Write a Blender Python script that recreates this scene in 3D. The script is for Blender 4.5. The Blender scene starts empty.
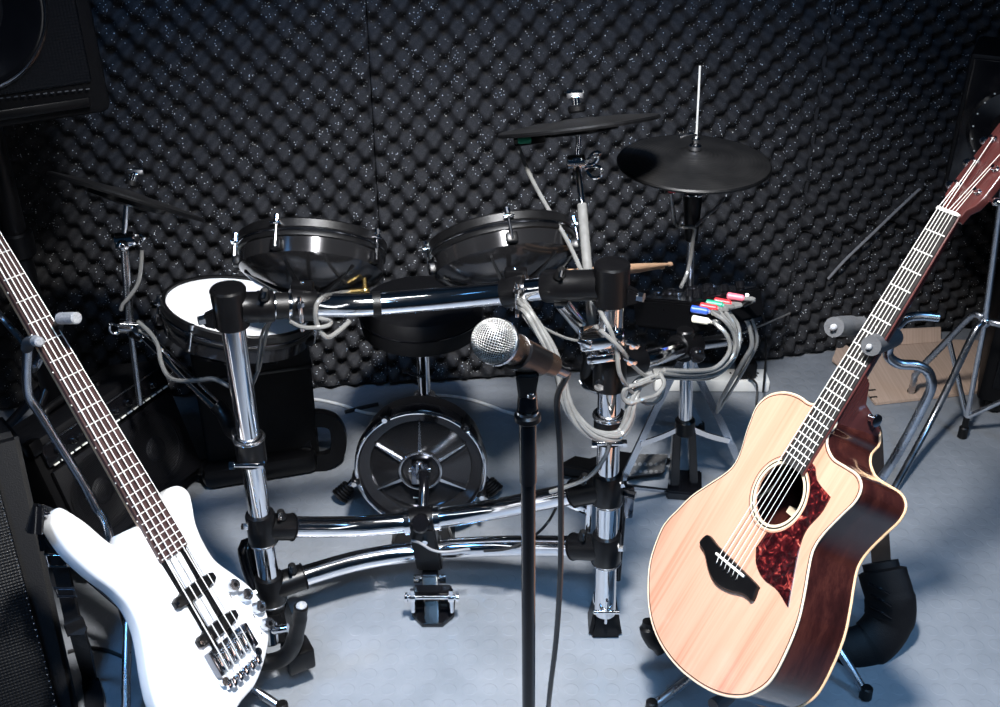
import bpy, bmesh, math, random
import numpy as np
from mathutils import Vector, Matrix
random.seed(7)
PI = math.pi
sc = bpy.context.scene
COL = sc.collection
# ---------------------------------------------------------------- camera model
H = 1.65; FPX = 1100.0; PITCH = math.radians(30); K = 1.65/1.58
CAM = Vector((0, 0, H))
FW = Vector((0, math.cos(PITCH), -math.sin(PITCH))); UP = Vector((0, math.sin(PITCH), math.cos(PITCH))); RT = Vector((1, 0, 0))
def ray(px, py): return FW + RT*((px-500)/FPX) + UP*((353.5-py)/FPX)
def A(px, py, Y):
    d = ray(px, py); return CAM + d*(Y/d.y)
def P(px, py, Y): return A(px, py, Y*K)
def G(px, py, z=0.0):
    d = ray(px, py); return CAM + d*((z-H)/d.z)
def PXM(px, p): return px*((p-CAM).dot(FW))/FPX      # pixels -> metres at point p

# ---------------------------------------------------------------- materials
MATS = {}
def newmat(name):
    m = bpy.data.materials.new(name); m.use_nodes = True; MATS[name] = m
    nt = m.node_tree; b = nt.nodes['Principled BSDF']
    return m, nt, b
def N(nt, t, **kw):
    n = nt.nodes.new(t)
    for k, v in kw.items():
        if k in n.inputs.keys(): n.inputs[k].default_value = v
        else: setattr(n, k, v)
    return n
def ramp(nt, fac, stops, interp='LINEAR'):
    r = nt.nodes.new('ShaderNodeValToRGB'); r.color_ramp.interpolation = interp
    el = r.color_ramp.elements
    while len(el) < len(stops): el.new(0.5)
    for e, (p, c) in zip(el, stops):
        e.position = p; e.color = (c[0], c[1], c[2], 1) if hasattr(c, '__len__') else (c, c, c, 1)
    nt.links.new(fac, r.inputs[0]); return r
def simple(name, col, rough=.4, metal=0.0, rvar=.12, nscale=40, bump=0, bscale=200, coat=0, spec=.5, cvar=.15):
    m, nt, b = newmat(name)
    tc = N(nt, 'ShaderNodeTexCoord')
    no = N(nt, 'ShaderNodeTexNoise', Scale=nscale, Detail=4.0); nt.links.new(tc.outputs['Object'], no.inputs['Vector'])
    mr = N(nt, 'ShaderNodeMapRange'); mr.inputs['To Min'].default_value = max(.02, rough-rvar); mr.inputs['To Max'].default_value = min(1, rough+rvar)
    nt.links.new(no.outputs['Fac'], mr.inputs['Value']); nt.links.new(mr.outputs['Result'], b.inputs['Roughness'])
    c = ramp(nt, no.outputs['Fac'], [(.25, [x*(1-cvar) for x in col]), (.75, [min(1, x*(1+cvar)) for x in col])])
    nt.links.new(c.outputs['Color'], b.inputs['Base Color'])
    b.inputs['Metallic'].default_value = metal
    b.inputs['Specular IOR Level'].default_value = spec
    if coat: b.inputs['Coat Weight'].default_value = coat; b.inputs['Coat Roughness'].default_value = .06
    if bump:
        n2 = N(nt, 'ShaderNodeTexNoise', Scale=bscale, Detail=3.0); nt.links.new(tc.outputs['Object'], n2.inputs['Vector'])
        bp = N(nt, 'ShaderNodeBump', Strength=bump, Distance=.002); nt.links.new(n2.outputs['Fac'], bp.inputs['Height']); nt.links.new(bp.outputs['Normal'], b.inputs['Normal'])
    return m
simple('chrome', (.86, .86, .88), .09, 1.0, .05, 25, cvar=.04)
simple('satin_chrome', (.62, .64, .68), .24, 1.0, .08, 30, cvar=.05)
simple('knob_silver', (.22, .235, .27), .3, .6, .06, 40)
simple('dark_chrome', (.22, .23, .26), .2, 1.0, .06, 30)
simple('gunmetal_tube', (.42, .44, .48), .28, 1.0, .08, 30)
simple('black_plastic', (.0028, .0028, .0033), .31, 0, .08, 60, bump=.08, bscale=900, spec=.26)
simple('black_gloss', (.004, .004, .005), .16, 0, .06, 30)
simple('black_rubber', (.003, .003, .0034), .42, 0, .1, 80, bump=.2, bscale=400, spec=.3)
simple('black_matte', (.003, .003, .0035), .75, 0, .1, 50, bump=.3, bscale=500, spec=.25)
simple('black_vinyl', (.0035, .0035, .0042), .55, 0, .1, 60, bump=.25, bscale=350, spec=.18)
simple('grey_cap', (.30, .31, .33), .5, 0, .1, 300, bump=.4, bscale=500, cvar=.4)
simple('smoked_gloss', (.036, .036, .039), .15, .75, .05, 12)
simple('grey_foam_grip', (.055, .058, .065), .7, 0, .1, 60, bump=.5, bscale=350)
simple('white_lacquer', (.74, .76, .79), .10, 0, .04, 10, coat=.8, cvar=.01)
simple('white_mesh_head', (.82, .83, .85), .5, 0, .05, 300, bump=.1, bscale=900, cvar=.04)
simple('white_plastic', (.80, .80, .78), .35, 0, .06, 30, cvar=.04)
simple('cream_plastic', (.60, .50, .37), .3, 0, .06, 60, cvar=.06)
simple('bone_white', (.85, .84, .78), .3, 0, .05, 60, cvar=.04)
simple('string_steel', (.88, .87, .84), .38, .35, .06, 90, cvar=.1)
simple('brass_gold', (.80, .55, .20), .25, 1.0, .08, 60)
simple('cable_clear', (.21, .21, .205), .2, .3, .08, 60, coat=.5)
simple('cable_white', (.68, .68, .66), .35, 0, .08, 60)
simple('cable_black', (.012, .012, .013), .38, 0, .08, 60)
simple('cable_grey', (.22, .22, .23), .35, 0, .08, 60)
simple('plug_blue', (.03, .10, .55), .4)
simple('plug_red', (.55, .03, .04), .4)
simple('plug_green', (.02, .28, .17), .4)
simple('plug_pink', (.80, .16, .22), .4)
simple('plug_white', (.75, .74, .62), .4)
simple('mic_body', (.035, .022, .016), .28, .5, .08, 40)
simple('mic_mesh', (.36, .36, .355), .38, .8, .08, 200)
simple('brown_strap', (.10, .055, .035), .55, 0, .1, 60, bump=.4, bscale=300)
simple('stick_wood', (.34, .21, .13), .45, 0, .08, 40, cvar=.2)
simple('maple_neck', (.60, .38, .22), .35, 0, .08, 30, coat=.3)
simple('hole_dark', (.03, .02, .016), .7)
simple('pale_brace', (.62, .50, .36), .6)
def wood(name, stops, sx, sy, rough, coat, bump=0):
    """grain runs along object Y"""
    m, nt, b = newmat(name)
    tc = N(nt, 'ShaderNodeTexCoord'); mp = N(nt, 'ShaderNodeMapping'); mp.inputs['Scale'].default_value = (sx, sy, sx)
    nt.links.new(tc.outputs['Object'], mp.inputs['Vector'])
    no = N(nt, 'ShaderNodeTexNoise', Scale=1.0, Detail=6.0, Roughness=.55); nt.links.new(mp.outputs['Vector'], no.inputs['Vector'])
    mp2 = N(nt, 'ShaderNodeMapping'); mp2.inputs['Scale'].default_value = (sx*9, sy*2, sx*9); nt.links.new(tc.outputs['Object'], mp2.inputs['Vector'])
    n2 = N(nt, 'ShaderNodeTexNoise', Scale=1.0, Detail=4.0); nt.links.new(mp2.outputs['Vector'], n2.inputs['Vector'])
    ad = N(nt, 'ShaderNodeMath', operation='MULTIPLY_ADD'); ad.inputs[1].default_value = .35
    nt.links.new(n2.outputs['Fac'], ad.inputs[0]); nt.links.new(no.outputs['Fac'], ad.inputs[2])
    c = ramp(nt, ad.outputs['Value'], stops); nt.links.new(c.outputs['Color'], b.inputs['Base Color'])
    b.inputs['Roughness'].default_value = rough; b.inputs['Coat Weight'].default_value = coat; b.inputs['Coat Roughness'].default_value = .05
    if bump:
        bp = N(nt, 'ShaderNodeBump', Strength=bump, Distance=.001); nt.links.new(n2.outputs['Fac'], bp.inputs['Height']); nt.links.new(bp.outputs['Normal'], b.inputs['Normal'])
    return m
wood('spruce', [(.40, (.34, .115, .070)), (.53, (.48, .225, .145)), (.66, (.56, .32, .225)), (.80, (.50, .26, .175)), (.92, (.36, .13, .085))], 13, .7, .22, .55)
wood('rosewood', [(.35, (.008, .003, .003)), (.65, (.030, .008, .007)), (.9, (.065, .018, .013))], 30, 2.5, .16, .8)
wood('mahogany', [(.35, (.030, .009, .009)), (.8, (.075, .022, .021))], 40, 4, .25, .4)
wood('dark_fretboard', [(.35, (.006, .0055, .0055)), (.8, (.018, .016, .016))], 60, 6, .6, .0, .2)
wood('rosewood_fretboard', [(.35, (.016, .008, .008)), (.8, (.065, .034, .033))], 60, 6, .42, .0, .2)
def tortoise():
    m, nt, b = newmat('tortoise')
    tc = N(nt, 'ShaderNodeTexCoord')
    no = N(nt, 'ShaderNodeTexNoise', Scale=55.0, Detail=3.0, Distortion=1.6); nt.links.new(tc.outputs['Object'], no.inputs['Vector'])
    c = ramp(nt, no.outputs['Fac'], [(.44, (.012, .002, .003)), (.58, (.060, .006, .008)), (.67, (.26, .035, .028)), (.76, (.70, .38, .26))])
    nt.links.new(c.outputs['Color'], b.inputs['Base Color']); b.inputs['Roughness'].default_value = .12; b.inputs['Coat Weight'].default_value = .6
tortoise()
def foam_mat():
    m, nt, b = newmat('acoustic_foam')
    tc = N(nt, 'ShaderNodeTexCoord')
    no = N(nt, 'ShaderNodeTexNoise', Scale=320.0, Detail=3.0); nt.links.new(tc.outputs['Object'], no.inputs['Vector'])
    base = ramp(nt, no.outputs['Fac'], [(.3, (.007, .007, .0078)), (.7, (.027, .027, .030))])
    vo = N(nt, 'ShaderNodeTexVoronoi', Scale=300.0); nt.links.new(tc.outputs['Object'], vo.inputs['Vector'])
    near = N(nt, 'ShaderNodeMath', operation='LESS_THAN'); near.inputs[1].default_value = .34; nt.links.new(vo.outputs['Distance'], near.inputs[0])
    sep = N(nt, 'ShaderNodeSeparateColor'); nt.links.new(vo.outputs['Color'], sep.inputs[0])
    # flecks gather in patches
    big = N(nt, 'ShaderNodeTexNoise', Scale=14.0, Detail=2.0); nt.links.new(tc.outputs['Object'], big.inputs['Vector'])
    thr = N(nt, 'ShaderNodeMapRange'); thr.inputs['From Min'].default_value = .35; thr.inputs['From Max'].default_value = .7; thr.inputs['To Min'].default_value = .995; thr.inputs['To Max'].default_value = .90
    nt.links.new(big.outputs['Fac'], thr.inputs['Value'])
    rare = N(nt, 'ShaderNodeMath', operation='GREATER_THAN'); nt.links.new(sep.outputs[0], rare.inputs[0]); nt.links.new(thr.outputs['Result'], rare.inputs[1])
    fl = N(nt, 'ShaderNodeMath', operation='MULTIPLY'); nt.links.new(near.outputs[0], fl.inputs[0]); nt.links.new(rare.outputs[0], fl.inputs[1])
    mx = N(nt, 'ShaderNodeMix', data_type='RGBA'); nt.links.new(fl.outputs[0], mx.inputs['Factor']); nt.links.new(base.outputs['Color'], mx.inputs[6]); mx.inputs[7].default_value = (.85, .88, .92, 1)
    nt.links.new(mx.outputs[2], b.inputs['Base Color'])
    b.inputs['Roughness'].default_value = .72; b.inputs['Specular IOR Level'].default_value = .35
    bp = N(nt, 'ShaderNodeBump', Strength=.5, Distance=.003); nt.links.new(no.outputs['Fac'], bp.inputs['Height']); nt.links.new(bp.outputs['Normal'], b.inputs['Normal'])
foam_mat()
def floor_mat():
    m, nt, b = newmat('coin_floor')
    tc = N(nt, 'ShaderNodeTexCoord'); PT = .040
    mp = N(nt, 'ShaderNodeMapping'); mp.inputs['Scale'].default_value = (1/PT, 1/PT, 0); nt.links.new(tc.outputs['Object'], mp.inputs['Vector'])
    fr = N(nt, 'ShaderNodeVectorMath', operation='FRACTION'); nt.links.new(mp.outputs['Vector'], fr.inputs[0])
    ds = N(nt, 'ShaderNodeVectorMath', operation='DISTANCE'); ds.inputs[1].default_value = (.5, .5, 0); nt.links.new(fr.outputs[0], ds.inputs[0])
    r = ramp(nt, ds.outputs['Value'], [(.33, 1.0), (.39, 0.0)])
    bp = N(nt, 'ShaderNodeBump', Strength=.5, Distance=.0011); nt.links.new(r.outputs['Color'], bp.inputs['Height']); nt.links.new(bp.outputs['Normal'], b.inputs['Normal'])
    no = N(nt, 'ShaderNodeTexNoise', Scale=5.0, Detail=6.0, Roughness=.65); nt.links.new(tc.outputs['Object'], no.inputs['Vector'])
    c = ramp(nt, no.outputs['Fac'], [(.3, (.165, .18, .20)), (.7, (.235, .25, .275))]); nt.links.new(c.outputs['Color'], b.inputs['Base Color'])
    rr = ramp(nt, no.outputs['Fac'], [(.3, .28), (.7, .42)]); nt.links.new(rr.outputs['Color'], b.inputs['Roughness'])
floor_mat()
def grille_mat(name, scale, dark, light):
    m, nt, b = newmat(name)
    tc = N(nt, 'ShaderNodeTexCoord'); mp = N(nt, 'ShaderNodeMapping'); mp.inputs['Scale'].default_value = (scale,)*3; nt.links.new(tc.outputs['Object'], mp.inputs['Vector'])
    vo = N(nt, 'ShaderNodeTexVoronoi', Scale=1.0, Randomness=0.0); nt.links.new(mp.outputs['Vector'], vo.inputs['Vector'])
    r = ramp(nt, vo.outputs['Distance'], [(.36, dark), (.46, light)]); nt.links.new(r.outputs['Color'], b.inputs['Base Color'])
    bp = N(nt, 'ShaderNodeBump', Strength=.8, Distance=.002); nt.links.new(vo.outputs['Distance'], bp.inputs['Height']); nt.links.new(bp.outputs['Normal'], b.inputs['Normal'])
    b.inputs['Roughness'].default_value = .45; b.inputs['Specular IOR Level'].default_value = .2
grille_mat('perforated_grille', 170, (.0006, .0008, .0012), (.004, .0048, .0065))
grille_mat('woven_grille', 260, (.001, .001, .0013), (.006, .006, .0075))
def rings_mat():
    m, nt, b = newmat('grooved_rubber')
    tc = N(nt, 'ShaderNodeTexCoord'); w = N(nt, 'ShaderNodeTexWave', wave_type='RINGS', rings_direction='Z'); w.inputs['Scale'].default_value = 38.0
    nt.links.new(tc.outputs['Object'], w.inputs['Vector'])
    bp = N(nt, 'ShaderNodeBump', Strength=.35, Distance=.001); nt.links.new(w.outputs['Fac'], bp.inputs['Height']); nt.links.new(bp.outputs['Normal'], b.inputs['Normal'])
    no = N(nt, 'ShaderNodeTexNoise', Scale=14.0, Detail=6.0); nt.links.new(tc.outputs['Object'], no.inputs['Vector'])
    c = ramp(nt, no.outputs['Fac'], [(.35, (.004, .004, .0043)), (.75, (.014, .0135, .0135))]); nt.links.new(c.outputs['Color'], b.inputs['Base Color'])
    b.inputs['Roughness'].default_value = .5
rings_mat()
def cardboard_mat():
    m, nt, b = newmat('cardboard')
    tc = N(nt, 'ShaderNodeTexCoord'); mp = N(nt, 'ShaderNodeMapping'); mp.inputs['Scale'].default_value = (160, 3, 3); mp.inputs['Rotation'].default_value = (0, 0, .5); nt.links.new(tc.outputs['Object'], mp.inputs['Vector'])
    no = N(nt, 'ShaderNodeTexNoise', Scale=1.0, Detail=3.0); nt.links.new(mp.outputs['Vector'], no.inputs['Vector'])
    c = ramp(nt, no.outputs['Fac'], [(.3, (.40, .285, .215)), (.7, (.50, .365, .285))]); nt.links.new(c.outputs['Color'], b.inputs['Base Color']); b.inputs['Roughness'].default_value = .8
cardboard_mat()
def tread_mat():
    m, nt, b = newmat('pedal_tread')
    tc = N(nt, 'ShaderNodeTexCoord'); vo = N(nt, 'ShaderNodeTexVoronoi', Scale=75.0, Randomness=0.0); nt.links.new(tc.outputs['Object'], vo.inputs['Vector'])
    r = ramp(nt, vo.outputs['Distance'], [(.3, (.10, .10, .10)), (.42, (.008, .008, .009))]); nt.links.new(r.outputs['Color'], b.inputs['Base Color']); b.inputs['Roughness'].default_value = .4
tread_mat()

# ---------------------------------------------------------------- mesh builder
def frame(z, x=None, o=(0, 0, 0)):
    z = Vector(z).normalized()
    if x is None: x = Vector((0, 0, 1)) if abs(z.z) < .9 else Vector((1, 0, 0))
    x = Vector(x); x = (x - z*x.dot(z)).normalized(); y = z.cross(x)
    m = Matrix((x, y, z)).transposed().to_4x4(); m.translation = Vector(o); return m
def spline(pts, n=6, closed=False):
    pts = [Vector(p) for p in pts]; L = len(pts)
    if L < 3: return pts
    out = []; R_ = range(L if closed else L-1)
    for i in R_:
        if closed: p0, p1, p2, p3 = pts[(i-1) % L], pts[i], pts[(i+1) % L], pts[(i+2) % L]
        else: p0, p1, p2, p3 = pts[max(i-1, 0)], pts[i], pts[i+1], pts[min(i+2, L-1)]
        for k in range(n):
            t = k/n
            out.append(.5*((2*p1)+(p2-p0)*t+(2*p0-5*p1+4*p2-p3)*t*t+(3*p1-p0-3*p2+p3)*t**3))
    if not closed: out.append(pts[-1])
    return out
class MB:
    def __init__(s): s.bm = bmesh.new()
    def box(s, c, size, M=None, bev=0.0):
        M = M if M is not None else Matrix.Identity(4)
        r = bmesh.ops.create_cube(s.bm, size=1.0)
        for v in r['verts']: v.co = Vector((v.co.x*size[0]+c[0], v.co.y*size[1]+c[1], v.co.z*size[2]+c[2]))
        if bev:
            es = list({e for v in r['verts'] for e in v.link_edges})
            q = bmesh.ops.bevel(s.bm, geom=es, offset=bev, segments=2, affect='EDGES', profile=.5)
            vs = list({v for f in q['faces'] for v in f.verts} | {v for v in r['verts'] if v.is_valid})
        else: vs = r['verts']
        for v in vs: v.co = M @ v.co
        return s
    def hexa(s, pts, bev=0.0):
        """8 corners: bottom 4 (ccw), top 4"""
        vs = [s.bm.verts.new(p) for p in pts]
        fs = [s.bm.faces.new([vs[i] for i in q]) for q in ((3, 2, 1, 0), (4, 5, 6, 7), (0, 1, 5, 4), (1, 2, 6, 5), (2, 3, 7, 6), (3, 0, 4, 7))]
        if bev: bmesh.ops.bevel(s.bm, geom=list({e for f in fs for e in f.edges}), offset=bev, segments=2, affect='EDGES')
        return s
    def lathe(s, prof, M=None, seg=32, a0=0, a1=2*PI):
        M = M if M is not None else Matrix.Identity(4)
        full = abs(a1-a0-2*PI) < 1e-6; n = seg if full else seg+1
        rings = []
        for r, z in prof:
            if r < 1e-6: rings.append([s.bm.verts.new(M @ Vector((0, 0, z)))])
            else: rings.append([s.bm.verts.new(M @ Vector((r*math.cos(a0+(a1-a0)*i/seg), r*math.sin(a0+(a1-a0)*i/seg), z))) for i in range(n)])
        for a, b in zip(rings, rings[1:]):
            for i in range(seg):
                j = (i+1) % n
                if len(a) == 1 and len(b) == 1: continue
                if len(a) == 1: s.bm.faces.new((a[0], b[i], b[j]))
                elif len(b) == 1: s.bm.faces.new((a[i], a[j], b[0]))
                else: s.bm.faces.new((a[i], a[j], b[j], b[i]))
        return s
    def cyl(s, p0, p1, r, r1=None, seg=20, bev=0.0):
        p0, p1 = Vector(p0), Vector(p1); L = (p1-p0).length; r1 = r if r1 is None else r1
        b = min(bev, L*.4, r*.5, r1*.5)
        pr = [(0, 0), (r-b, 0)] + ([(r, b), (r1, L-b)] if b else [(r1, L)]) + ([(r1-b, L)] if b else []) + [(0, L)]
        return s.lathe(pr, frame(p1-p0, o=p0), seg)
    def tube(s, pts, r, seg=12, smooth=6, closed=False, flat=1.0, upv=None):
        pts = spline(pts, smooth, closed) if smooth else [Vector(p) for p in pts]
        n = len(pts); rs = r if hasattr(r, '__len__') else None
        nx = None; rings = []
        for i, p in enumerate(pts):
            if closed: t = pts[(i+1) % n]-pts[i-1]
            else: t = pts[min(i+1, n-1)]-pts[max(i-1, 0)]
            if t.length < 1e-9: t = Vector((0, 0, 1))
            t.normalize()
            if nx is None:
                nx = Vector(upv) if upv is not None else (Vector((0, 0, 1)) if abs(t.z) < .9 else Vector((1, 0, 0)))
            nx = (nx - t*nx.dot(t)).normalized(); by = t.cross(nx)
            rr = rs[int(i*(len(rs)-1)/max(1, n-1)+.5)] if rs else r
            rings.append([s.bm.verts.new(p + nx*math.cos(2*PI*k/seg)*rr*flat + by*math.sin(2*PI*k/seg)*rr) for k in range(seg)])
        for i in range(n if closed else n-1):
            a, b = rings[i], rings[(i+1) % n]
            for k in range(seg): s.bm.faces.new((a[k], a[(k+1) % seg], b[(k+1) % seg], b[k]))
        if not closed:
            s.bm.faces.new(rings[0][::-1]); s.bm.faces.new(rings[-1])
        return s
    def torus(s, R, r, M=None, seg=48, rs=10, a0=0, a1=2*PI):
        M = M if M is not None else Matrix.Identity(4); full = abs(a1-a0-2*PI) < 1e-6
        pts = [M @ Vector((R*math.cos(a0+(a1-a0)*i/seg), R*math.sin(a0+(a1-a0)*i/seg), 0)) for i in range(seg if full else seg+1)]
        return s.tube(pts, r, rs, 0, full, upv=(M.to_3x3() @ Vector((0, 0, 1))))
    def sphere(s, c, r, M=None, seg=16, sc_=(1, 1, 1)):
        M = M if M is not None else Matrix.Identity(4)
        q = bmesh.ops.create_uvsphere(s.bm, u_segments=seg, v_segments=max(6, seg//2), radius=r)
        for v in q['verts']: v.co = M @ (Vector((v.co.x*sc_[0], v.co.y*sc_[1], v.co.z*sc_[2]))+Vector(c))
        return s
    def prism(s, outline, z0, z1, M=None, holes=(), round_=0.0):
        """extruded 2-D outline (list of (x,y)); optional holes; optional rounded top/bottom edge by inset"""
        M = M if M is not None else Matrix.Identity(4)
        outline = [Vector((p[0], p[1])) for p in outline]
        ar = sum(outline[i].cross(outline[(i+1) % len(outline)]) if False else outline[i].x*outline[(i+1) % len(outline)].y-outline[(i+1) % len(outline)].x*outline[i].y for i in range(len(outline)))
        if ar < 0: outline = outline[::-1]
        n = len(outline)
        def inset(d):
            o = []
            for i in range(n):
                t = (outline[(i+1) % n]-outline[i-1]); t = t.normalized() if t.length > 1e-9 else Vector((1, 0))
                o.append(outline[i]+Vector((-t.y, t.x))*d)
            return o
        if round_:
            lv = [(round_*(1-math.cos(a)), math.sin(a)*round_) for a in [0, PI/8, PI/4, PI*3/8, PI/2]]
            levels = [(d, z0+round_-h) for d, h in lv[::-1]] + [(d, z1-round_+h) for d, h in lv]
        else: levels = [(0, z0), (0, z1)]
        rings = [[s.bm.verts.new(M @ Vector((p.x, p.y, z))) for p in (inset(d) if d else outline)] for d, z in levels]
        for a, b in zip(rings, rings[1:]):
            for i in range(n): s.bm.faces.new((a[i], a[(i+1) % n], b[(i+1) % n], b[i]))
        hr = []
        for h in holes:
            a = [s.bm.verts.new(M @ Vector((p[0], p[1], z0))) for p in h]; b = [s.bm.verts.new(M @ Vector((p[0], p[1], z1))) for p in h]; m_ = len(h)
            for i in range(m_): s.bm.faces.new((a[(i+1) % m_], a[i], b[i], b[(i+1) % m_]))
            hr.append((a, b))
        for k, ring in ((0, rings[0]), (1, rings[-1])):
            es = [s.bm.edges.get((ring[i], ring[(i+1) % n])) for i in range(n)]
            for a, b in hr:
                q = a if k == 0 else b
                es += [s.bm.edges.get((q[i], q[(i+1) % len(q)])) for i in range(len(q))]
            bmesh.ops.triangle_fill(s.bm, edges=es, use_beauty=True)
        return s
    def ribbon(s, pts, w, th, side, smooth=8):
        """flat strap following pts; side = width direction (vector or list)"""
        pts = spline(pts, smooth); n = len(pts); rings = []
        for i, p in enumerate(pts):
            t = (pts[min(i+1, n-1)]-pts[max(i-1, 0)]).normalized(); sd = Vector(side); sd = (sd-t*sd.dot(t)).normalized(); nn = t.cross(sd)
            ww = w if not hasattr(w, '__len__') else w[0]+(w[1]-w[0])*i/(n-1)
            q = [(-.5, -.5), (.5, -.5), (.5, .5), (-.5, .5)]
            rings.append([s.bm.verts.new(p+sd*a*ww+nn*b*th) for a, b in q])
        for a, b in zip(rings, rings[1:]):
            for k in range(4): s.bm.faces.new((a[k], a[(k+1) % 4], b[(k+1) % 4], b[k]))
        s.bm.faces.new(rings[0][::-1]); s.bm.faces.new(rings[-1]); return s

WORLDM = {}
def obj(name, mb, mat, parent=None, angle=35, origin=None):
    """one mesh object; mesh was built in world coords and is moved into its parent's frame"""
    me = bpy.data.meshes.new(name)
    bmesh.ops.recalc_face_normals(mb.bm, faces=mb.bm.faces)
    o = bpy.data.objects.new(name, me)
    if parent is not None:
        W = WORLDM[parent.name]; o.parent = parent; WORLDM[o.name] = W
    else:
        if origin is None:
            co = [v.co for v in mb.bm.verts]
            origin = Vector((sum(c.x for c in co)/len(co), sum(c.y for c in co)/len(co), min(c.z for c in co)))
        W = Matrix.Translation(origin) if not isinstance(origin, Matrix) else origin
        o.matrix_world = W; WORLDM[o.name] = W
    mb.bm.transform(W.inverted()); mb.bm.to_mesh(me); mb.bm.free()
    me.materials.append(MATS[mat]); me.shade_smooth(); me.set_sharp_from_angle(angle=math.radians(angle))
    COL.objects.link(o); return o
def thing(name, label, cat, M=None, group=None):
    o = bpy.data.objects.new(name, None); COL.objects.link(o); o.empty_display_size = .05
    if M is None: M = Matrix.Identity(4)
    if not isinstance(M, Matrix): M = Matrix.Translation(Vector(M))
    o.matrix_world = M; WORLDM[o.name] = M
    return tag(o, label, cat, group)
def tag(o, label, cat, group=None, kind=None):
    o['label'] = label; o['category'] = cat
    if group: o['group'] = group
    if kind: o['kind'] = kind
    return o
def struct(o): o['kind'] = 'structure'; return o
def cable(name, pts, r, mat, label, group=None, seg=8, smooth=8, flat=1.0):
    return tag(obj(name, MB().tube(pts, r, seg, smooth, flat=flat), mat), label, 'cable', group)

exec_parts = []
# ================================================================ SETTING
WY0 = 2.60*K; WS1 = .126; XB = .796*K
def wall_y(x): return WY0+WS1*x if x < XB else WY0+WS1*XB+.29*(x-XB)
mb = MB(); mb.box((0, 2.2, -.02), (9, 9, .04)); struct(obj('floor', mb, 'coin_floor', origin=Vector((0, 0, 0))))
FT = .055   # foam depth in front of the wall
def wallpiece(name, x0, x1):
    a = Vector((x0, wall_y(x0)+FT, 0)); b = Vector((x1, (wall_y(x1) if x0 < XB-.01 else WY0+WS1*XB+.29*(x1-XB))+FT, 0)); t = (b-a).normalized(); n = Vector((-t.y, t.x, 0))
    m = MB(); m.hexa([a, b, b+n*.08, a+n*.08]+[p+Vector((0, 0, 2.6)) for p in (a, b, b+n*.08, a+n*.08)]); struct(obj(name, m, 'black_matte'))
wallpiece('wall_back', -3.2, XB); wallpiece('wall_right', XB, 3.0)
def foam_panel(x0, x1, z0, z1, label, phase, amp=.020, per=.068, off=0.0):
    a = Vector((x0, wall_y(x0), 0)); b = Vector((x1, wall_y(x1) if x1 <= XB+1e-6 else WY0+WS1*XB+.29*(x1-XB), 0))
    L = (b-a).length; t = (b-a)/L; n = Vector((t.y, -t.x, 0))       # towards the room
    ns = int(L/.0078); nz = int((z1-z0)/.0078); bm = bmesh.new(); V = []
    rnd = random.Random(int(phase*100)+3)
    for j in range(nz+1):
        row = []
        for i in range(ns+1):
            s_ = L*i/ns; z = (z1-z0)*j/nz
            c = math.cos(2*PI*(s_+phase)/per)*math.cos(2*PI*(z+phase*.6)/per)
            c = (abs(c)**.8)*(1 if c > 0 else -1)
            d = amp*c+off
            e = min(1.0, min(j, nz-j)/2.0)
            d = d if 0 < j < nz else d*.55
            wob = .0035*math.sin(s_*7.1+z*3.3+phase)+.0025*math.sin(z*11+s_*2)
            zz = z0+z + (0.006*math.cos(2*PI*(s_+phase)/per*1.0) if j == 0 else 0)
            row.append(bm.verts.new(a+t*s_+n*(d+wob)+Vector((0, 0, max(.004, zz)))))
        V.append(row)
    for j in range(nz):
        for i in range(ns): bm.faces.new((V[j][i], V[j][i+1], V[j+1][i+1], V[j+1][i]))
    # sides back to the wall
    back = -n*(FT-.004)
    ring = V[0]+[V[j][ns] for j in range(1, nz+1)]+V[nz][::-1][1:]+[V[j][0] for j in range(nz-1, 0, -1)]
    bk = []
    for v in ring:
        q = v.co.copy(); dd = (q-a).dot(n); bk.append(bm.verts.new(q-n*(dd+FT-.004)))
    m = len(ring)
    for i in range(m): bm.faces.new((ring[i], bk[i], bk[(i+1) % m], ring[(i+1) % m]))
    bm.faces.new(bk)
    w = MB(); w.bm = bm
    o = obj('foam_panel', w, 'acoustic_foam', angle=180, origin=Matrix.Translation(a+Vector((0, 0, z0))))
    return tag(o, label, 'acoustic foam panel', 'acoustic foam panels on the wall')
XS = P(376, 180, 2.55).x
foam_panel(-2.5, XS-.001, .012, 1.55, 'dark egg-crate foam panel behind the bass neck and white-headed pad', .0)
foam_panel(XS+.001, XB, .012, 1.55, 'dark egg-crate foam panel behind the two cymbal pads and sound module', .021, off=.003)
ZS = P(870, 222, 2.79).z
foam_panel(XB, 2.6, ZS+.002, 1.55, 'dark foam panel above the horizontal seam behind the acoustic guitar headstock', .047, off=.002)
foam_panel(XB, 2.6, .012, ZS-.002, 'dark foam panel below the horizontal seam, behind the cardboard', .01)

# ================================================================ ACOUSTIC GUITAR
def rot_from(r):
    v = Vector(r); return Matrix.Rotation(v.length, 4, v.normalized())
GA = rot_from((0.80897368, -0.68896487, -1.0507117)); GA.translation = Vector((0.38226364, 1.38383376, 0.38026706+.07))
GB = rot_from((0.8123895, 0.61110507, 0.95301753)); GB.translation = Vector((-0.48812333, 1.45558686, 0.10908413+.07))
def loc(M, px, py, n=0.0):
    """where the sight line through a measured outline point meets the instrument's own top plane"""
    Mi = M.inverted(); o = Mi @ CAM; d = Mi.to_3x3() @ ray(px, py); t = (n-o.z)/d.z; q = o+d*t; return (q.x, q.y)
def outline(M, pts, n=0.0, closed=True, k=4):
    return [(p.x, p.y) for p in spline([Vector((*loc(M, a, b, n), 0)) for a, b in pts], k, closed)]
g = thing('acoustic_guitar', 'natural spruce-topped cutaway acoustic guitar with tortoise pickguard leaning on a tube stand', 'guitar', GA)
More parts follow.
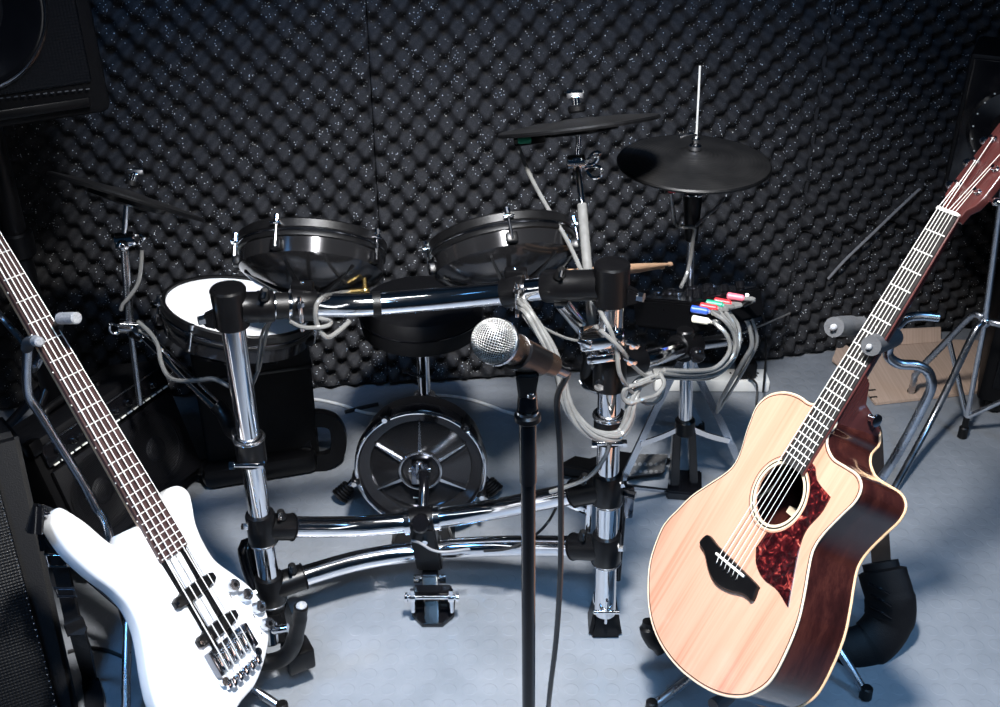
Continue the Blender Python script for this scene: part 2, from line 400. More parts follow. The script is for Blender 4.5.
acb = [(833, 406), (811, 404), (800, 397), (788, 392.6), (776, 393), (766, 397), (757, 406), (751, 420), (746, 434), (742, 448), (736, 462), (726, 473), (706.7, 485.8), (691, 496.7), (677, 510.7), (667.8, 520), (660, 532.5), (650, 562), (648, 594.6), (652, 623), (662.5, 647), (678.7, 667.7), (699, 684), (719, 694), (739.6, 697), (756, 692), (772, 678), (788, 647), (798.5, 619), (804.6, 590.5), (808, 570), (812.7, 550), (823, 533.7), (841, 515), (855, 501), (861, 487), (857, 475), (845, 466.7), (833, 458.6), (827, 446), (828, 434), (836, 423)]
ob = outline(GA, acb)
DEPTH = .105
hc = (0.0018, .1408); HR = .051
hole = [(hc[0]+HR*math.cos(2*PI*i/48), hc[1]+HR*math.sin(2*PI*i/48)) for i in range(48)]
def W(M, x, y, z=0): return M @ Vector((x, y, z))
obj('soundboard', MB().prism(ob, -.004, 0, GA, holes=[hole]), 'spruce', g)
mb = MB(); n_ = len(ob)
rings = [[mb.bm.verts.new(W(GA, x*(1+.0*z), y, z)) for x, y in ob] for z in (-.0035, -DEPTH)]
for i in range(n_): mb.bm.faces.new((rings[0][i], rings[0][(i+1) % n_], rings[1][(i+1) % n_], rings[1][i]))
obj('side_panel', mb, 'rosewood', g, 60)
obj('back_panel', MB().prism(ob, -DEPTH-.004, -DEPTH, GA), 'rosewood', g)
obj('binding', MB().tube([W(GA, x, y, -.0012) for x, y in ob], .0019, 8, 0, True), 'cream_plastic', g)['label'] = 'cream binding round the soundboard'
obj('binding', MB().tube([W(GA, x, y, -DEPTH) for x, y in ob], .0024, 8, 0, True), 'maple_neck', g)['label'] = 'brown binding round the back'
mb = MB()
insx = [(x*.985, y*.985+.0007) for x, y in ob]
obj('purfling', MB().tube([W(GA, x, y, .0002) for x, y in insx], .0007, 6, 0, True), 'black_plastic', g)
Mh = GA @ Matrix.Translation((hc[0], hc[1], 0))
ro = obj('rosette', MB().lathe([(HR, -.003), (HR, .0006), (HR+.0045, .0008), (HR+.0045, -.0005)], Mh, 64), 'cream_plastic', g)
obj('rosette_ring', MB().lathe([(HR+.0045, -.001), (HR+.0045, .0004), (HR+.0072, .0004), (HR+.0072, -.001)], Mh, 64), 'black_plastic', ro)
obj('rosette_ring', MB().lathe([(HR+.0072, -.001), (HR+.0072, .0005), (HR+.0095, .0005), (HR+.0095, -.001)], Mh, 64), 'cream_plastic', ro)
obj('rosette_ring', MB().lathe([(HR+.0125, -.001), (HR+.0125, .0003), (HR+.0137, .0003), (HR+.0137, -.001)], Mh, 64), 'black_plastic', ro)
obj('inner_brace', MB().box((hc[0]+.02, hc[1]-.03, -DEPTH+.012), (.14, .012, .016), GA), 'pale_brace', g)['label'] = 'pale brace seen through the sound hole'
pgp = [(808.9, 459), (815.6, 467.6), (818, 481), (831, 497), (822, 513), (807.5, 529.5), (800.8, 545.6), (795.4, 569.8), (788.7, 607.4), (778, 590), (764.5, 579), (757, 564), (757, 548)]
pg = [loc(GA, *p) for p in pgp]
p3 = [Vector((*p, 0)) for p in pg]
cur = spline(p3[0:4], 5)[:-1]+spline(p3[3:9], 5)[:-1]+spline(p3[8:13], 5)
# inner edge follows the rosette
e0 = cur[-1]; e1 = cur[0]; RR = HR+.0142
a_0 = math.atan2(e0.y-hc[1], e0.x-hc[0]); a_1 = math.atan2(e1.y-hc[1], e1.x-hc[0])
while a_1 < a_0: a_1 += 2*PI
arc = [(hc[0]+RR*math.cos(a_0+(a_1-a_0)*i/20), hc[1]+RR*math.sin(a_0+(a_1-a_0)*i/20)) for i in range(1, 20)]
obj('pickguard', MB().prism([(p.x, p.y) for p in cur]+arc, .0002, .0022, GA), 'tortoise', g)
brp = [(702.7, 544), (709, 536.4), (713, 537.6), (720, 546.5), (732, 558), (746, 572), (759.8, 586), (759.4, 590.5), (755.2, 601.3), (751, 598), (744.7, 594.3), (733.3, 591.7), (721.8, 586), (715.5, 578.4), (711, 567), (707.8, 553)]
br = obj('bridge', MB().prism(outline(GA, brp, 0, True, 3), 0, .009, GA, round_=.002), 'black_plastic', g)
sa = loc(GA, 715.5, 553.3, .012); sb = loc(GA, 742.8, 576, .012)
obj('saddle', MB().cyl(W(GA, *sa, .0105), W(GA, *sb, .0105), .0022, seg=10), 'bone_white', br)
NUTV = .65; FB0 = .19
def fbw(v): return .0435+(NUTV-v)/NUTV*.0165   # fretboard width
cx0 = ((sa[0]+sb[0])/2)
def fcx(v): return cx0*0+.0005
fb = obj('fretboard', MB().hexa([W(GA, fcx(FB0)-fbw(FB0)/2, FB0, .0008), W(GA, fcx(FB0)+fbw(FB0)/2, FB0, .0008), W(GA, fbw(NUTV)/2, NUTV, .0008), W(GA, -fbw(NUTV)/2, NUTV, .0008),
                               W(GA, fcx(FB0)-fbw(FB0)/2, FB0, .0075), W(GA, fcx(FB0)+fbw(FB0)/2, FB0, .0075), W(GA, fbw(NUTV)/2, NUTV, .0075), W(GA, -fbw(NUTV)/2, NUTV, .0075)]), 'dark_fretboard', g)
for n in range(1, 21):
    v = NUTV*2**(-n/12)
    if v > FB0+.002: obj('fret', MB().cyl(W(GA, -fbw(v)/2+.0004, v, .0078), W(GA, fbw(v)/2-.0004, v, .0078), .0012, seg=8), 'string_steel', fb)
for n in (3, 5, 7, 9, 12, 12.001, 15, 17):
    v = NUTV*(2**(-(n-1)/12)+2**(-n/12))/2
    xs = 0 if int(n) != 12 else (.009 if n == 12 else -.009)
    obj('inlay_dot', MB().lathe([(0, .0079), (.0018, .0079), (.0018, .006)], GA @ Matrix.Translation((xs, v, 0)), 14), 'bone_white', fb)
for s in (-1, 1):
    obj('edge_binding', MB().cyl(W(GA, s*fbw(FB0)/2, FB0, .003), W(GA, s*fbw(NUTV)/2, NUTV, .003), .0022, seg=8), 'mahogany', fb)
# neck, heel, headstock
mb = MB()
secs = []
for v, h, e in ((.27, .022, 1), (.35, .020, 1), (.5, .018, 1), (.64, .016, 1)):
    w = fbw(v)/2; secs.append([mb.bm.verts.new(W(GA, w*math.cos(a), v, -h*abs(math.sin(a))**.8+.001)) for a in [PI*i/12 for i in range(13)]])
for a, b in zip(secs, secs[1:]):
    for i in range(12): mb.bm.faces.new((a[i], a[i+1], b[i+1], b[i]))
    mb.bm.faces.new((a[0], b[0], b[12], a[12]))
mb.bm.faces.new(secs[0]); mb.bm.faces.new(secs[-1])
obj('neck', mb, 'mahogany', g)
mb = MB()
pr = [(.286, 0.0), (.286, -.098), (.305, -.1), (.318, -.075), (.334, -.035), (.365, -.016), (.375, 0)]
for_w = [(.026), (.022), (.019), (.022), (.025), (.027), (.027)]
l_ = [mb.bm.verts.new(W(GA, -w, v, n)) for (v, n), w in zip(pr, for_w)]; r_ = [mb.bm.verts.new(W(GA, w, v, n)) for (v, n), w in zip(pr, for_w)]
k_ = len(pr)
for i in range(k_): mb.bm.faces.new((l_[i], l_[(i+1) % k_], r_[(i+1) % k_], r_[i]))
mb.bm.faces.new(l_); mb.bm.faces.new(r_[::-1])
hl = obj('neck_heel', mb, 'mahogany', g, 50)
sbm = GA @ frame((1, .1, -.1), o=(.024, .318, -.058)).copy()
obj('strap_button', MB().lathe([(0, 0), (.006, 0), (.005, .006), (.0045, .010), (.0105, .013), (.0105, .016), (0, .0175)], sbm, 20), 'chrome', hl)
Mhs = GA @ Matrix.Translation((0, NUTV, .002)) @ Matrix.Rotation(math.radians(-9), 4, 'X')
hs = [(-.0225, -.006), (-.024, .012), (-.034, .024), (-.037, .04), (-.036, .13), (-.037, .175), (-.030, .188), (0, .181), (.030, .188), (.037, .175), (.036, .13), (.037, .04), (.034, .024), (.024, .012), (.0225, -.006)]
hd = obj('headstock', MB().prism(hs, -.015, 0, Mhs, round_=.002), 'mahogany', g)
obj('nut', MB().box((0, NUTV, .0065), (.0445, .0055, .009), GA, .001), 'bone_white', g)
tun = []
for s in (-1, 1):
    for k in range(3):
        x, y = s*.021, .046+.042*k
        if s > 0: y += -.002
        Mt = Mhs @ Matrix.Translation((x, y, 0)); tun.append((s, k, Mt))
        tp = obj('tuner', MB().lathe([(0, .011), (.003, .011), (.0032, .004), (.0055, .003), (.0065, .0), (.0062, -.001)], Mt, 16), 'chrome', hd)
        mb = MB(); mb.cyl(Mt @ Vector((0, 0, -.016)), Mt @ Vector((s*.021, 0, -.013)), .0028, seg=10)
        mb.sphere((s*.029, 0, -.012), .0095, Mt, 12, (1.0, .75, .55)); obj('tuner_button', mb, 'chrome', hd)
sp = [-.0285+.0114*i for i in range(6)]; npos = [-.0175+.007*i for i in range(6)]
order = [(-1, 0), (-1, 1), (-1, 2), (1, 2), (1, 1), (1, 0)]
sdir = (Vector((*sb, 0))-Vector((*sa, 0))).normalized(); smid = (Vector((*sa, 0))+Vector((*sb, 0)))/2
for i in range(6):
    q = smid+sdir*sp[i]; s, k = order[i]; Mt = [t[2] for t in tun if (t[0], t[1]) == (s, k)][0]
    pin = smid+sdir*sp[i]+Vector((0, -.013, 0))
    r = .0008-.00007*i
    obj('string', MB().tube([W(GA, pin.x, pin.y, .009), W(GA, q.x, q.y, .0125), W(GA, npos[i], NUTV, .0115), Mt @ Vector((-s*.003, 0, .008))], max(.0005, r), 6, 0), 'string_steel', g)
    bpn = obj('bridge_pin', MB().sphere((pin.x, pin.y, .0095), .0028, GA, 10), 'black_gloss', br)

# ================================================================ BASS GUITAR
g = thing('bass_guitar', 'white five-string electric bass guitar leaning on a tube stand beside the floor monitor', 'bass guitar', GB)
bsb = [(126.5, 530.6), (121, 536), (117, 544), (105.7, 537), (87, 521), (66, 507.5), (58, 508), (54, 517.4), (54.8, 528.7), (71.8, 553), (94.4, 574), (117, 591), (132, 608), (141.6, 629), (146.5, 651.5), (150, 674), (156, 700)]
bsl = [loc(GB, *p) for p in bsb]+[(-.178, -.02), (-.165, -.062), (-.132, -.092), (-.085, -.1)]+[loc(GB, *p) for p in [(241.7, 704), (256.8, 685.5), (266, 663), (271, 640), (271, 621), (264, 602), (251, 585), (234, 572), (217, 559), (206, 542), (198, 523), (194.5, 504), (190.7, 491), (181, 484.6), (170, 488), (165.4, 500), (166, 512)]]
bo = [(p.x, p.y) for p in spline([Vector((*p, 0)) for p in bsl], 5, True)]
obj('body', MB().prism(bo, -.042, 0, GB, round_=.011), 'white_lacquer', g, 60)
BN = .864; BF = .212
def bw(v): return .045+(BN-v)/(BN-.216)*.021
ax0 = Vector((*loc(GB, 175, 559.5, .006), 0)); 
def bcx(v): return 0.0
def bar4(M, v0, v1, z0, z1, wf): return [W(M, -wf(v0)/2, v0, z0), W(M, wf(v0)/2, v0, z0), W(M, wf(v1)/2, v1, z0), W(M, -wf(v1)/2, v1, z0), W(M, -wf(v0)/2, v0, z1), W(M, wf(v0)/2, v0, z1), W(M, wf(v1)/2, v1, z1), W(M, -wf(v1)/2, v1, z1)]
fb = obj('fretboard', MB().hexa(bar4(GB, BF, BN, .0005, .0075, bw)), 'rosewood_fretboard', g)
for n in range(1, 25):
    v = BN*2**(-n/12); obj('fret', MB().cyl(W(GB, -bw(v)/2+.0015, v, .0078), W(GB, bw(v)/2-.0015, v, .0078), .0012, seg=8), 'string_steel', fb)
for n in (3, 5, 7, 9, 12, 15, 17, 19, 21, 24):
    v = BN*(2**(-(n-1)/12)+2**(-n/12))/2; obj('side_dot', MB().sphere((-bw(v)/2, v, .004), .0016, GB, 8), 'bone_white', fb)
mb = MB(); secs = []
for v, h in ((BF+.002, .02), (.3, .02), (.38, .02), (.6, .018), (.86, .017)):
    w = bw(max(v, BF))/2-.0004; secs.append([mb.bm.verts.new(W(GB, w*math.cos(a), v, -h*abs(math.sin(a))**.7+.0006)) for a in [PI*i/12 for i in range(13)]])
for a, b in zip(secs, secs[1:]):
    for i in range(12): mb.bm.faces.new((a[i], a[i+1], b[i+1], b[i]))
    mb.bm.faces.new((a[0], b[0], b[12], a[12]))
mb.bm.faces.new(secs[0]); mb.bm.faces.new(secs[-1]); obj('neck', mb, 'maple_neck', g)
Mbh = GB @ Matrix.Translation((0, BN, .0)) @ Matrix.Rotation(math.radians(-10), 4, 'X')
hd = obj('headstock', MB().prism([(-.023, -.004), (-.03, .03), (-.045, .06), (-.048, .16), (-.03, .2), (.03, .2), (.048, .16), (.045, .06), (.03, .03), (.023, -.004)], -.016, 0, Mbh, round_=.002), 'maple_neck', g)
tp5 = [(-.03, .06), (-.03, .105), (-.03, .15), (.03, .15), (.03, .105)]
for x, y in tp5: obj('tuner', MB().lathe([(0, .014), (.005, .014), (.005, .004), (.01, .002), (.01, 0)], Mbh @ Matrix.Translation((x, y, 0)), 16).sphere((x*1.9, y, -.01), .013, Mbh, 10, (1, .8, .5)), 'chrome', hd)
obj('nut', MB().box((0, BN, .006), (.046, .005, .009), GB, .001), 'black_plastic', g)
# pickups: measured centres
for (pa, pb) in (((173, 607), (213, 577)), ((197, 645), (236, 614))):
    a = Vector((*loc(GB, *pa, .01), 0)); b = Vector((*loc(GB, *pb, .01), 0)); L = .112; mid = (a+b)/2
    M = GB @ Matrix.Translation((mid.x*.35, mid.y, 0))
    mb = MB(); pk = [(-L/2, -.009), (-L/2+.008, -.015), (-.036, -.015), (-.03, -.019), (.03, -.019), (.036, -.015), (L/2-.008, -.015), (L/2, -.009), (L/2, .009), (L/2-.008, .015), (.036, .015), (.03, .019), (-.03, .019), (-.036, .015), (-L/2+.008, .015), (-L/2, .009)]
    pk = [(x*.92, y*.66) for x, y in pk]
    p = obj('pickup', mb.prism(pk, 0, .0125, M, round_=.003), 'black_plastic', g)
    for sx in (-1, 1): obj('mounting_screw', MB().lathe([(0, .0128), (.003, .0128), (.003, .011)], M @ Matrix.Translation((sx*.047, 0, 0)), 10), 'chrome', p)
for s in (-1, 1): obj('dark_strip', MB().hexa([W(GB, s*.0205-.007, .028, .0002), W(GB, s*.0205+.007, .028, .0002), W(GB, s*.0235+.007, BF-.001, .0002), W(GB, s*.0235-.007, BF-.001, .0002), W(GB, s*.0205-.007, .028, .0012), W(GB, s*.0205+.007, .028, .0012), W(GB, s*.0235+.007, BF-.001, .0012), W(GB, s*.0235-.007, BF-.001, .0012)]), 'black_gloss', g)  # flat black strips flanking the strings between fretboard end and bridge
bc = Vector((*loc(GB, 229, 651, .01), 0)); M = GB @ Matrix.Translation((0, bc.y+.008, 0))
br = obj('bridge', MB().box((0, -.010, .003), (.100, .046, .006), M, .0015).box((-.047, -.010, .009), (.009, .048, .016), M, .002).box((.047, -.010, .009), (.009, .048, .016), M, .002), 'dark_chrome', g)
tl = obj('tailpiece', MB().box((0, -.056, .006), (.092, .014, .012), M, .002).cyl(M @ Vector((-.046, -.046, .004)), M @ Vector((-.046, -.046, .012)), .008).cyl(M @ Vector((.046, -.046, .004)), M @ Vector((.046, -.046, .012)), .008), 'chrome', g)
su = [-.033+.0165*i for i in range(5)]
for u in su:
    obj('bridge_saddle', MB().box((u, -.012, .0105), (.0135, .036, .009), M, .002).cyl(M @ Vector((u-.006, .002, .015)), M @ Vector((u+.006, .002, .015)), .0035, seg=12), 'chrome', br)
    obj('ball_end', MB().box((u, -.056, .0135), (.0125, .018, .010), M, .0025), 'chrome', tl)
nu = [-.018+.009*i for i in range(5)]
for i, u in enumerate(su):
    r = .0014-.0001*i; x, y = tp5[i] if i < 5 else tp5[4]
    obj('string', MB().tube([M @ Vector((u, -.056, .014)), M @ Vector((u, .002, .0185)), W(GB, nu[i], BN, .0105), Mbh @ Vector((x, y, .008))], max(.0008, r), 8, 0), 'string_steel', g)
for px, py in ((234.5, 585), (247.5, 594.5), (260.5, 606.5), (269, 623.5)):
    u, v = loc(GB, px, py, .014); Mk = GB @ Matrix.Translation((u, v, 0))
    kn = obj('control_knob', MB().lathe([(.0120, .0005), (.0116, .015), (.0105, .0175), (0, .018)], Mk, 24), 'satin_chrome', g)
    obj('knob_cap', MB().lathe([(.0045, .0178), (.004, .0186), (0, .0188)], Mk, 16), 'black_plastic', kn)
for px, py in ((230.5, 596), (243, 606), (254, 616), (261, 632.5)):
    u, v = loc(GB, px, py); obj('position_mark', MB().box((u, v, .0004), (.0016, .009, .0006), GB), 'black_plastic', g)
obj('control_cover', MB().prism([(p.x, p.y) for p in spline([Vector((*loc(GB, a, b), 0)) for a, b in ((236, 600), (243, 605), (256, 622), (263, 641), (259, 645), (252, 640), (240, 618), (233, 604))], 4, True)], -.0002, .0009, GB), 'white_lacquer', g)
obj('strap_button', MB().lathe([(.005, 0), (.005, .008), (.01, .010), (.01, .014), (0, .016)], GB @ frame((-.7, .7, 0), o=(*loc(GB, 55, 512), -.02)), 16), 'chrome', g)

# ================================================================ DRUM RACK
RK = thing('drum_rack', 'chrome tube drum rack with black clamp joints standing behind the microphone', 'drum rack', G(430, 610))
YL, YR = 1.63, 1.616
TL, BL = P(228, 292, YL), P(276, 627, YL)
TRt, BR = P(612, 268, YR), P(605, 612, YR)
PRR = .0215
obj('post', MB().cyl(TL, BL, PRR, seg=32), 'chrome', RK)
obj('post', MB().cyl(TRt, BR, PRR, seg=32), 'chrome', RK)
def onpost(a, b, py):
    """point on post a-b at image row py"""
    best = None
    for i in range(401):
        p = a.lerp(b, i/400); d = ray(500, 353.5); z = (p-CAM).dot(FW); y = 353.5-FPX*(p-CAM).dot(UP)/z
        if best is None or abs(y-py) < best[0]: best = (abs(y-py), p)
    return best[1]
axL = (BL-TL).normalized(); axR = (BR-TRt).normalized()
def wing_knob(name, base, d, parent, L=.034):
    d = Vector(d).normalized()
    k = obj(name, MB().cyl(base, base+d*L*.5, .006, seg=12).cyl(base+d*L*.3, base+d*L, .0105, .0075, seg=16, bev=.003), 'black_rubber', parent)
    obj('bolt', MB().cyl(base+d*L*.9-Vector((0, .004, 0)), base+d*L*.6-Vector((0, .016, 0)), .004, seg=10), 'chrome', k)
    return k
def tjoint(c, ax, d, ln, parent, r=.029, sl=.027, hgt=.034):
    """sleeve on a post plus side sleeve along d"""
    d = Vector(d).normalized()
    j = obj('joint', MB().lathe([(PRR, -hgt), (r-.002, -hgt), (r, -hgt+.004), (r, hgt-.004), (r-.002, hgt), (PRR, hgt)], frame(ax, o=c), 32)
            .lathe([(sl-.002, 0), (sl, .01), (sl, ln-.004), (sl-.001, ln-.003), (sl+.0015, ln-.002), (sl+.0015, ln), (PRR*.9, ln)], frame(d, o=c), 28), 'black_plastic', parent)
    obj('clamp_ring', MB().torus(r-.001, .0022, frame(ax, o=c+ax*hgt), 32, 8), 'satin_chrome', j)
    wing_knob('wing_knob', c+d*(ln*.72)+Vector((0, -.006, sl*.7)), (0, -.25, 1), j)
    nut = c-d*r*.98
    obj('hex_bolt', MB().cyl(nut, nut-d*.012, .007, seg=6), 'chrome', j)
    return j
cL = onpost(TL, BL, 308); cR = onpost(TRt, BR, 285)
c1L, c2L = onpost(TL, BL, 527), onpost(TL, BL, 588); c1R, c2R = onpost(TRt, BR, 487), onpost(TRt, BR, 548)
# caps on the two posts
for c, ax in ((cL, axL), (cR, axR)):
    obj('post_cap', MB().lathe([(.030, .0), (.031, -.030), (.0315, -.036), (.029, -.040), (.024, -.0415), (0, -.0415)], frame(ax, o=c), 32).lathe([(.030, -.001), (.030, .034), (.028, .036), (PRR, .036)], frame(ax, o=c), 32), 'black_plastic', RK)
top = [cL, P(300, 305, 1.66), P(360, 305, 1.70), P(430, 300, 1.71), P(500, 293, 1.69), P(560, 286, 1.65), cR]
obj('crossbar', MB().tube(top, PRR, 28, 8), 'chrome', RK)
up = [c1L, P(300, 527, 1.665), P(360, 526, 1.71), P(425, 520, 1.735), P(490, 510, 1.715), P(550, 498, 1.665), c1R]
obj('crossbar', MB().tube(up, PRR, 28, 8), 'chrome', RK)
lo = [c2L, P(310, 574, 1.665), P(365, 559, 1.71), P(430, 550, 1.735), P(500, 546, 1.715), P(560, 546, 1.665), c2R]
obj('crossbar', MB().tube(lo, PRR, 28, 8), 'chrome', RK)
def dirto(c, p): return (Vector(p)-Vector(c)).normalized()
tjoint(c1L, axL, dirto(c1L, up[1]), .066, RK); tjoint(c2L, axL, dirto(c2L, lo[1]), .072, RK)
tjoint(c1R, axR, dirto(c1R, up[-2]), .078, RK); tjoint(c2R, axR, dirto(c2R, lo[-2]), .078, RK)
# top corner sleeves
dL = dirto(cL, top[1]); dR = dirto(cR, top[-2])
for c, d, ln in ((cL, dL, .075), (cR, dR, .125)):
    j = obj('corner_sleeve', MB().lathe([(.0275, .02), (.0275, ln*.62), (.029, ln*.65), (.029, ln-.004), (.027, ln), (PRR, ln)], frame(d, o=c), 28), 'black_plastic', RK)
    wing_knob('wing_knob', c+d*ln*.82+Vector((0, -.012, .018)), (.25, -.5, .9), j)
    sg = -1 if c is cL else 1; e = c+Vector((sg*.042, -.012, -.016))
    obj('ear', MB().hexa([c+Vector((sg*.024, -.02, -.034)), c+Vector((sg*.046, -.02, -.028)), c+Vector((sg*.046, -.004, -.028)), c+Vector((sg*.024, -.002, -.034)), c+Vector((sg*.024, -.02, .004)), c+Vector((sg*.046, -.02, -.006)), c+Vector((sg*.046, -.004, -.006)), c+Vector((sg*.024, -.002, .004))], .003), 'black_plastic', j)
    obj('hex_bolt', MB().cyl(e, e+Vector((-.012 if c is cL else .012, -.006, 0)), .009, seg=6), 'chrome', j)
# bands and clamps on the top bar
def onpath(pts, t):
    s_ = spline(pts, 16); i = int(t*(len(s_)-1)); p = s_[i]; d = (s_[min(i+1, len(s_)-1)]-s_[max(i-1, 0)]).normalized(); return p, d
def proj(p):
    z = (p-CAM).dot(FW); return 500+FPX*(p-CAM).dot(RT)/z, 353.5-FPX*(p-CAM).dot(UP)/z
def atx(pts, px):
    s_ = spline(pts, 24); i = min(range(len(s_)), key=lambda k: abs(proj(s_[k])[0]-px)); return s_[i], (s_[min(i+1, len(s_)-1)]-s_[max(i-1, 0)]).normalized()
for px, w in ((281, .022), (376, .015)):
    p, d = atx(top, px); obj('cable_band', MB().lathe([(PRR, -w/2), (PRR+.0022, -w/2), (PRR+.0022, w/2), (PRR, w/2)], frame(d, o=p), 28), 'black_rubber', RK)
def pad_clamp(px):
    p, d = atx(top, px)
    c = obj('pad_clamp', MB().lathe([(PRR, -.022), (.028, -.022), (.029, -.018), (.029, .018), (.028, .022), (PRR, .022)], frame(d, o=p), 28).box((0, 0, 0), (.040, .022, .030), Matrix.Translation(p+Vector((0, .012, .024))), .004), 'black_plastic', RK)
    q = p+Vector((.002, -.033, 0)); obj('clamp_bolt', MB().cyl(q+Vector((0, 0, .032)), q+Vector((0, 0, -.034)), .0042, seg=12).cyl(q+Vector((0, 0, .022)), q+Vector((0, 0, .014)), .0075, seg=6).cyl(q+Vector((0, 0, -.018)), q+Vector((0, 0, -.026)), .0075, seg=6), 'chrome', c)
    return p
pcl = pad_clamp(303); pcr = pad_clamp(516)
# ring clamps lower on the posts
for a, b, py, ax in ((TL, BL, 450, axL), (TRt, BR, 428, axR)):
    c = onpost(a, b, py)
    r = obj('ring_clamp', MB().lathe([(PRR, -.026), (.028, -.026), (.028, .026), (PRR, .026)], frame(ax, o=c), 28), 'black_plastic', RK)
    obj('clamp_ring', MB().torus(.0275, .0035, frame(ax, o=c-ax*.028), 32, 8), 'satin_chrome', r)
    q = c+ax*.012+Vector((0, -.033, 0)); obj('clamp_bolt', MB().cyl(q-Vector((.03, 0, 0)), q+Vector((.03, 0, 0)), .0045, seg=12).cyl(q-Vector((.034, 0, 0)), q-Vector((.024, 0, 0)), .008, seg=8).cyl(q+Vector((.022, 0, 0)), q+Vector((.03, 0, 0)), .008, seg=6), 'chrome', r)
# side arm carrying the module, and its joint on the post
cm = onpost(TRt, BR, 366)
arm0 = P(650, 358, 1.69); arm1 = P(684, 346, 1.83); arm2 = P(738, 338, 1.98)
j = obj('joint', MB().lathe([(PRR, -.044), (.029, -.044), (.0305, -.04), (.0305, .04), (.029, .044), (PRR, .044)], frame(axR, o=cm), 32).cyl(cm, cm+dirto(cm, arm0)*.085, .027, seg=28, bev=.003), 'black_plastic', RK)
obj('clamp_ring', MB().torus(.029, .0025, frame(axR, o=cm-axR*.045), 32, 8), 'satin_chrome', j)
obj('hex_bolt', MB().cyl(cm+Vector((-.02, -.026, -.02)), cm+Vector((-.022, -.038, -.022)), .009, seg=6), 'chrome', j)
sa_ = obj('side_arm', MB().tube([cm, arm0, arm1], .0175, 24, 4), 'chrome', RK)
obj('side_arm', MB().tube([arm1, arm2], .0135, 20, 0), 'chrome', RK)
j = obj('joint', MB().cyl(arm1-dirto(arm1, arm2)*.03, arm1+dirto(arm1, arm2)*.045, .025, seg=26, bev=.004).cyl(arm1+Vector((0, 0, -.03)), arm1+Vector((0, 0, .038)), .017, seg=24, bev=.003), 'black_plastic', RK)
obj('clamp_knob', MB().cyl(arm1+Vector((.018, -.025, 0)), arm1+Vector((.022, -.046, 0)), .015, seg=20, bev=.003), 'black_gloss', j)
# short angled tube below the top corner
q0, q1 = P(561, 302, 1.63), P(592, 340, 1.70)
sa_ = obj('stub_tube', MB().cyl(q0, q1, .0135, seg=22), 'chrome', RK)
obj('tube_collar', MB().cyl(q1-dirto(q0, q1)*.012, q1+dirto(q0, q1)*.004, .018, seg=22, bev=.002), 'satin_chrome', sa_)
obj('tube_elbow', MB().tube([q1, P(594, 352, 1.71), P(590, 378, 1.72), P(603, 386, 1.68)], .019, 18, 6), 'black_plastic', RK)
e = P(588, 392, 1.68); obj('wing_bolt', MB().tube([P(580, 380, 1.67), P(586, 388, 1.66), P(597, 392, 1.655)], .0035, 8, 4).cyl(P(600, 386, 1.655), P(602, 388, 1.63), .009, seg=8), 'chrome', RK)
# clamp that grips the cymbal tube
cc = onpost(TRt, BR, 336)
j = obj('tube_clamp', MB().box((0, 0, 0), (.078, .052, .026), Matrix.Translation(cc+Vector((-.018, -.012, .006))) @ Matrix.Rotation(-.15, 4, 'Y'), .005).box((0, 0, 0), (.060, .050, .016), Matrix.Translation(cc+Vector((-.014, -.015, -.024))) @ Matrix.Rotation(-.15, 4, 'Y'), .004), 'chrome', RK)
for dx, dz in ((.03, .006), (.028, -.026), (-.052, .008)):
    q = cc+Vector((dx, -.03, dz)); obj('wing_nut', MB().cyl(q, q+Vector((.003, -.018, 0)), .006, seg=8).box((0, 0, 0), (.026, .005, .010), Matrix.Translation(q+Vector((.003, -.016, .004))) @ Matrix.Rotation(.5, 4, 'Y'), .002), 'chrome', j)
# feet
fR = P(605, 637, YR); fR.z = 0; fR.y += .03
rf = obj('rubber_foot', MB().hexa([fR+Vector((-.036, -.045, 0)), fR+Vector((.036, -.045, 0)), fR+Vector((.034, .035, 0)), fR+Vector((-.034, .035, 0)), fR+Vector((-.020, -.014, .088)), fR+Vector((.020, -.014, .088)), fR+Vector((.018, .026, .088)), fR+Vector((-.018, .026, .088))], .008), 'black_rubber', RK)
obj('foot_sleeve', MB().cyl(BR-axR*.02, fR+Vector((0, .006, .06)), .022, seg=24), 'black_plastic', RK)
q = BR+Vector((0, -.024, .022)); obj('clamp_bolt', MB().cyl(q-Vector((.026, 0, 0)), q+Vector((.026, 0, 0)), .0045, seg=12).cyl(q+Vector((0, 0, .03)), q-Vector((0, 0, .03)), .003, seg=8), 'chrome', RK)
obj('foot_hoop', MB().torus(.024, .005, frame((0, -.7, .5), o=fR+Vector((0, -.02, .092))), 28, 8, 0, PI), 'chrome', RK)
fL = BL.copy(); fL.z = 0
obj('rubber_foot', MB().hexa([fL+Vector((-.036, -.045, 0)), fL+Vector((.036, -.045, 0)), fL+Vector((.034, .035, 0)), fL+Vector((-.034, .035, 0)), fL+Vector((-.024, -.022, .07)), fL+Vector((.024, -.022, .07)), fL+Vector((.024, .026, .07)), fL+Vector((-.024, .026, .07))], .008), 'black_rubber', RK)
obj('foot_sleeve', MB().cyl(c2L, fL+Vector((0, 0, .06)), .0235, seg=24), 'black_plastic', RK)
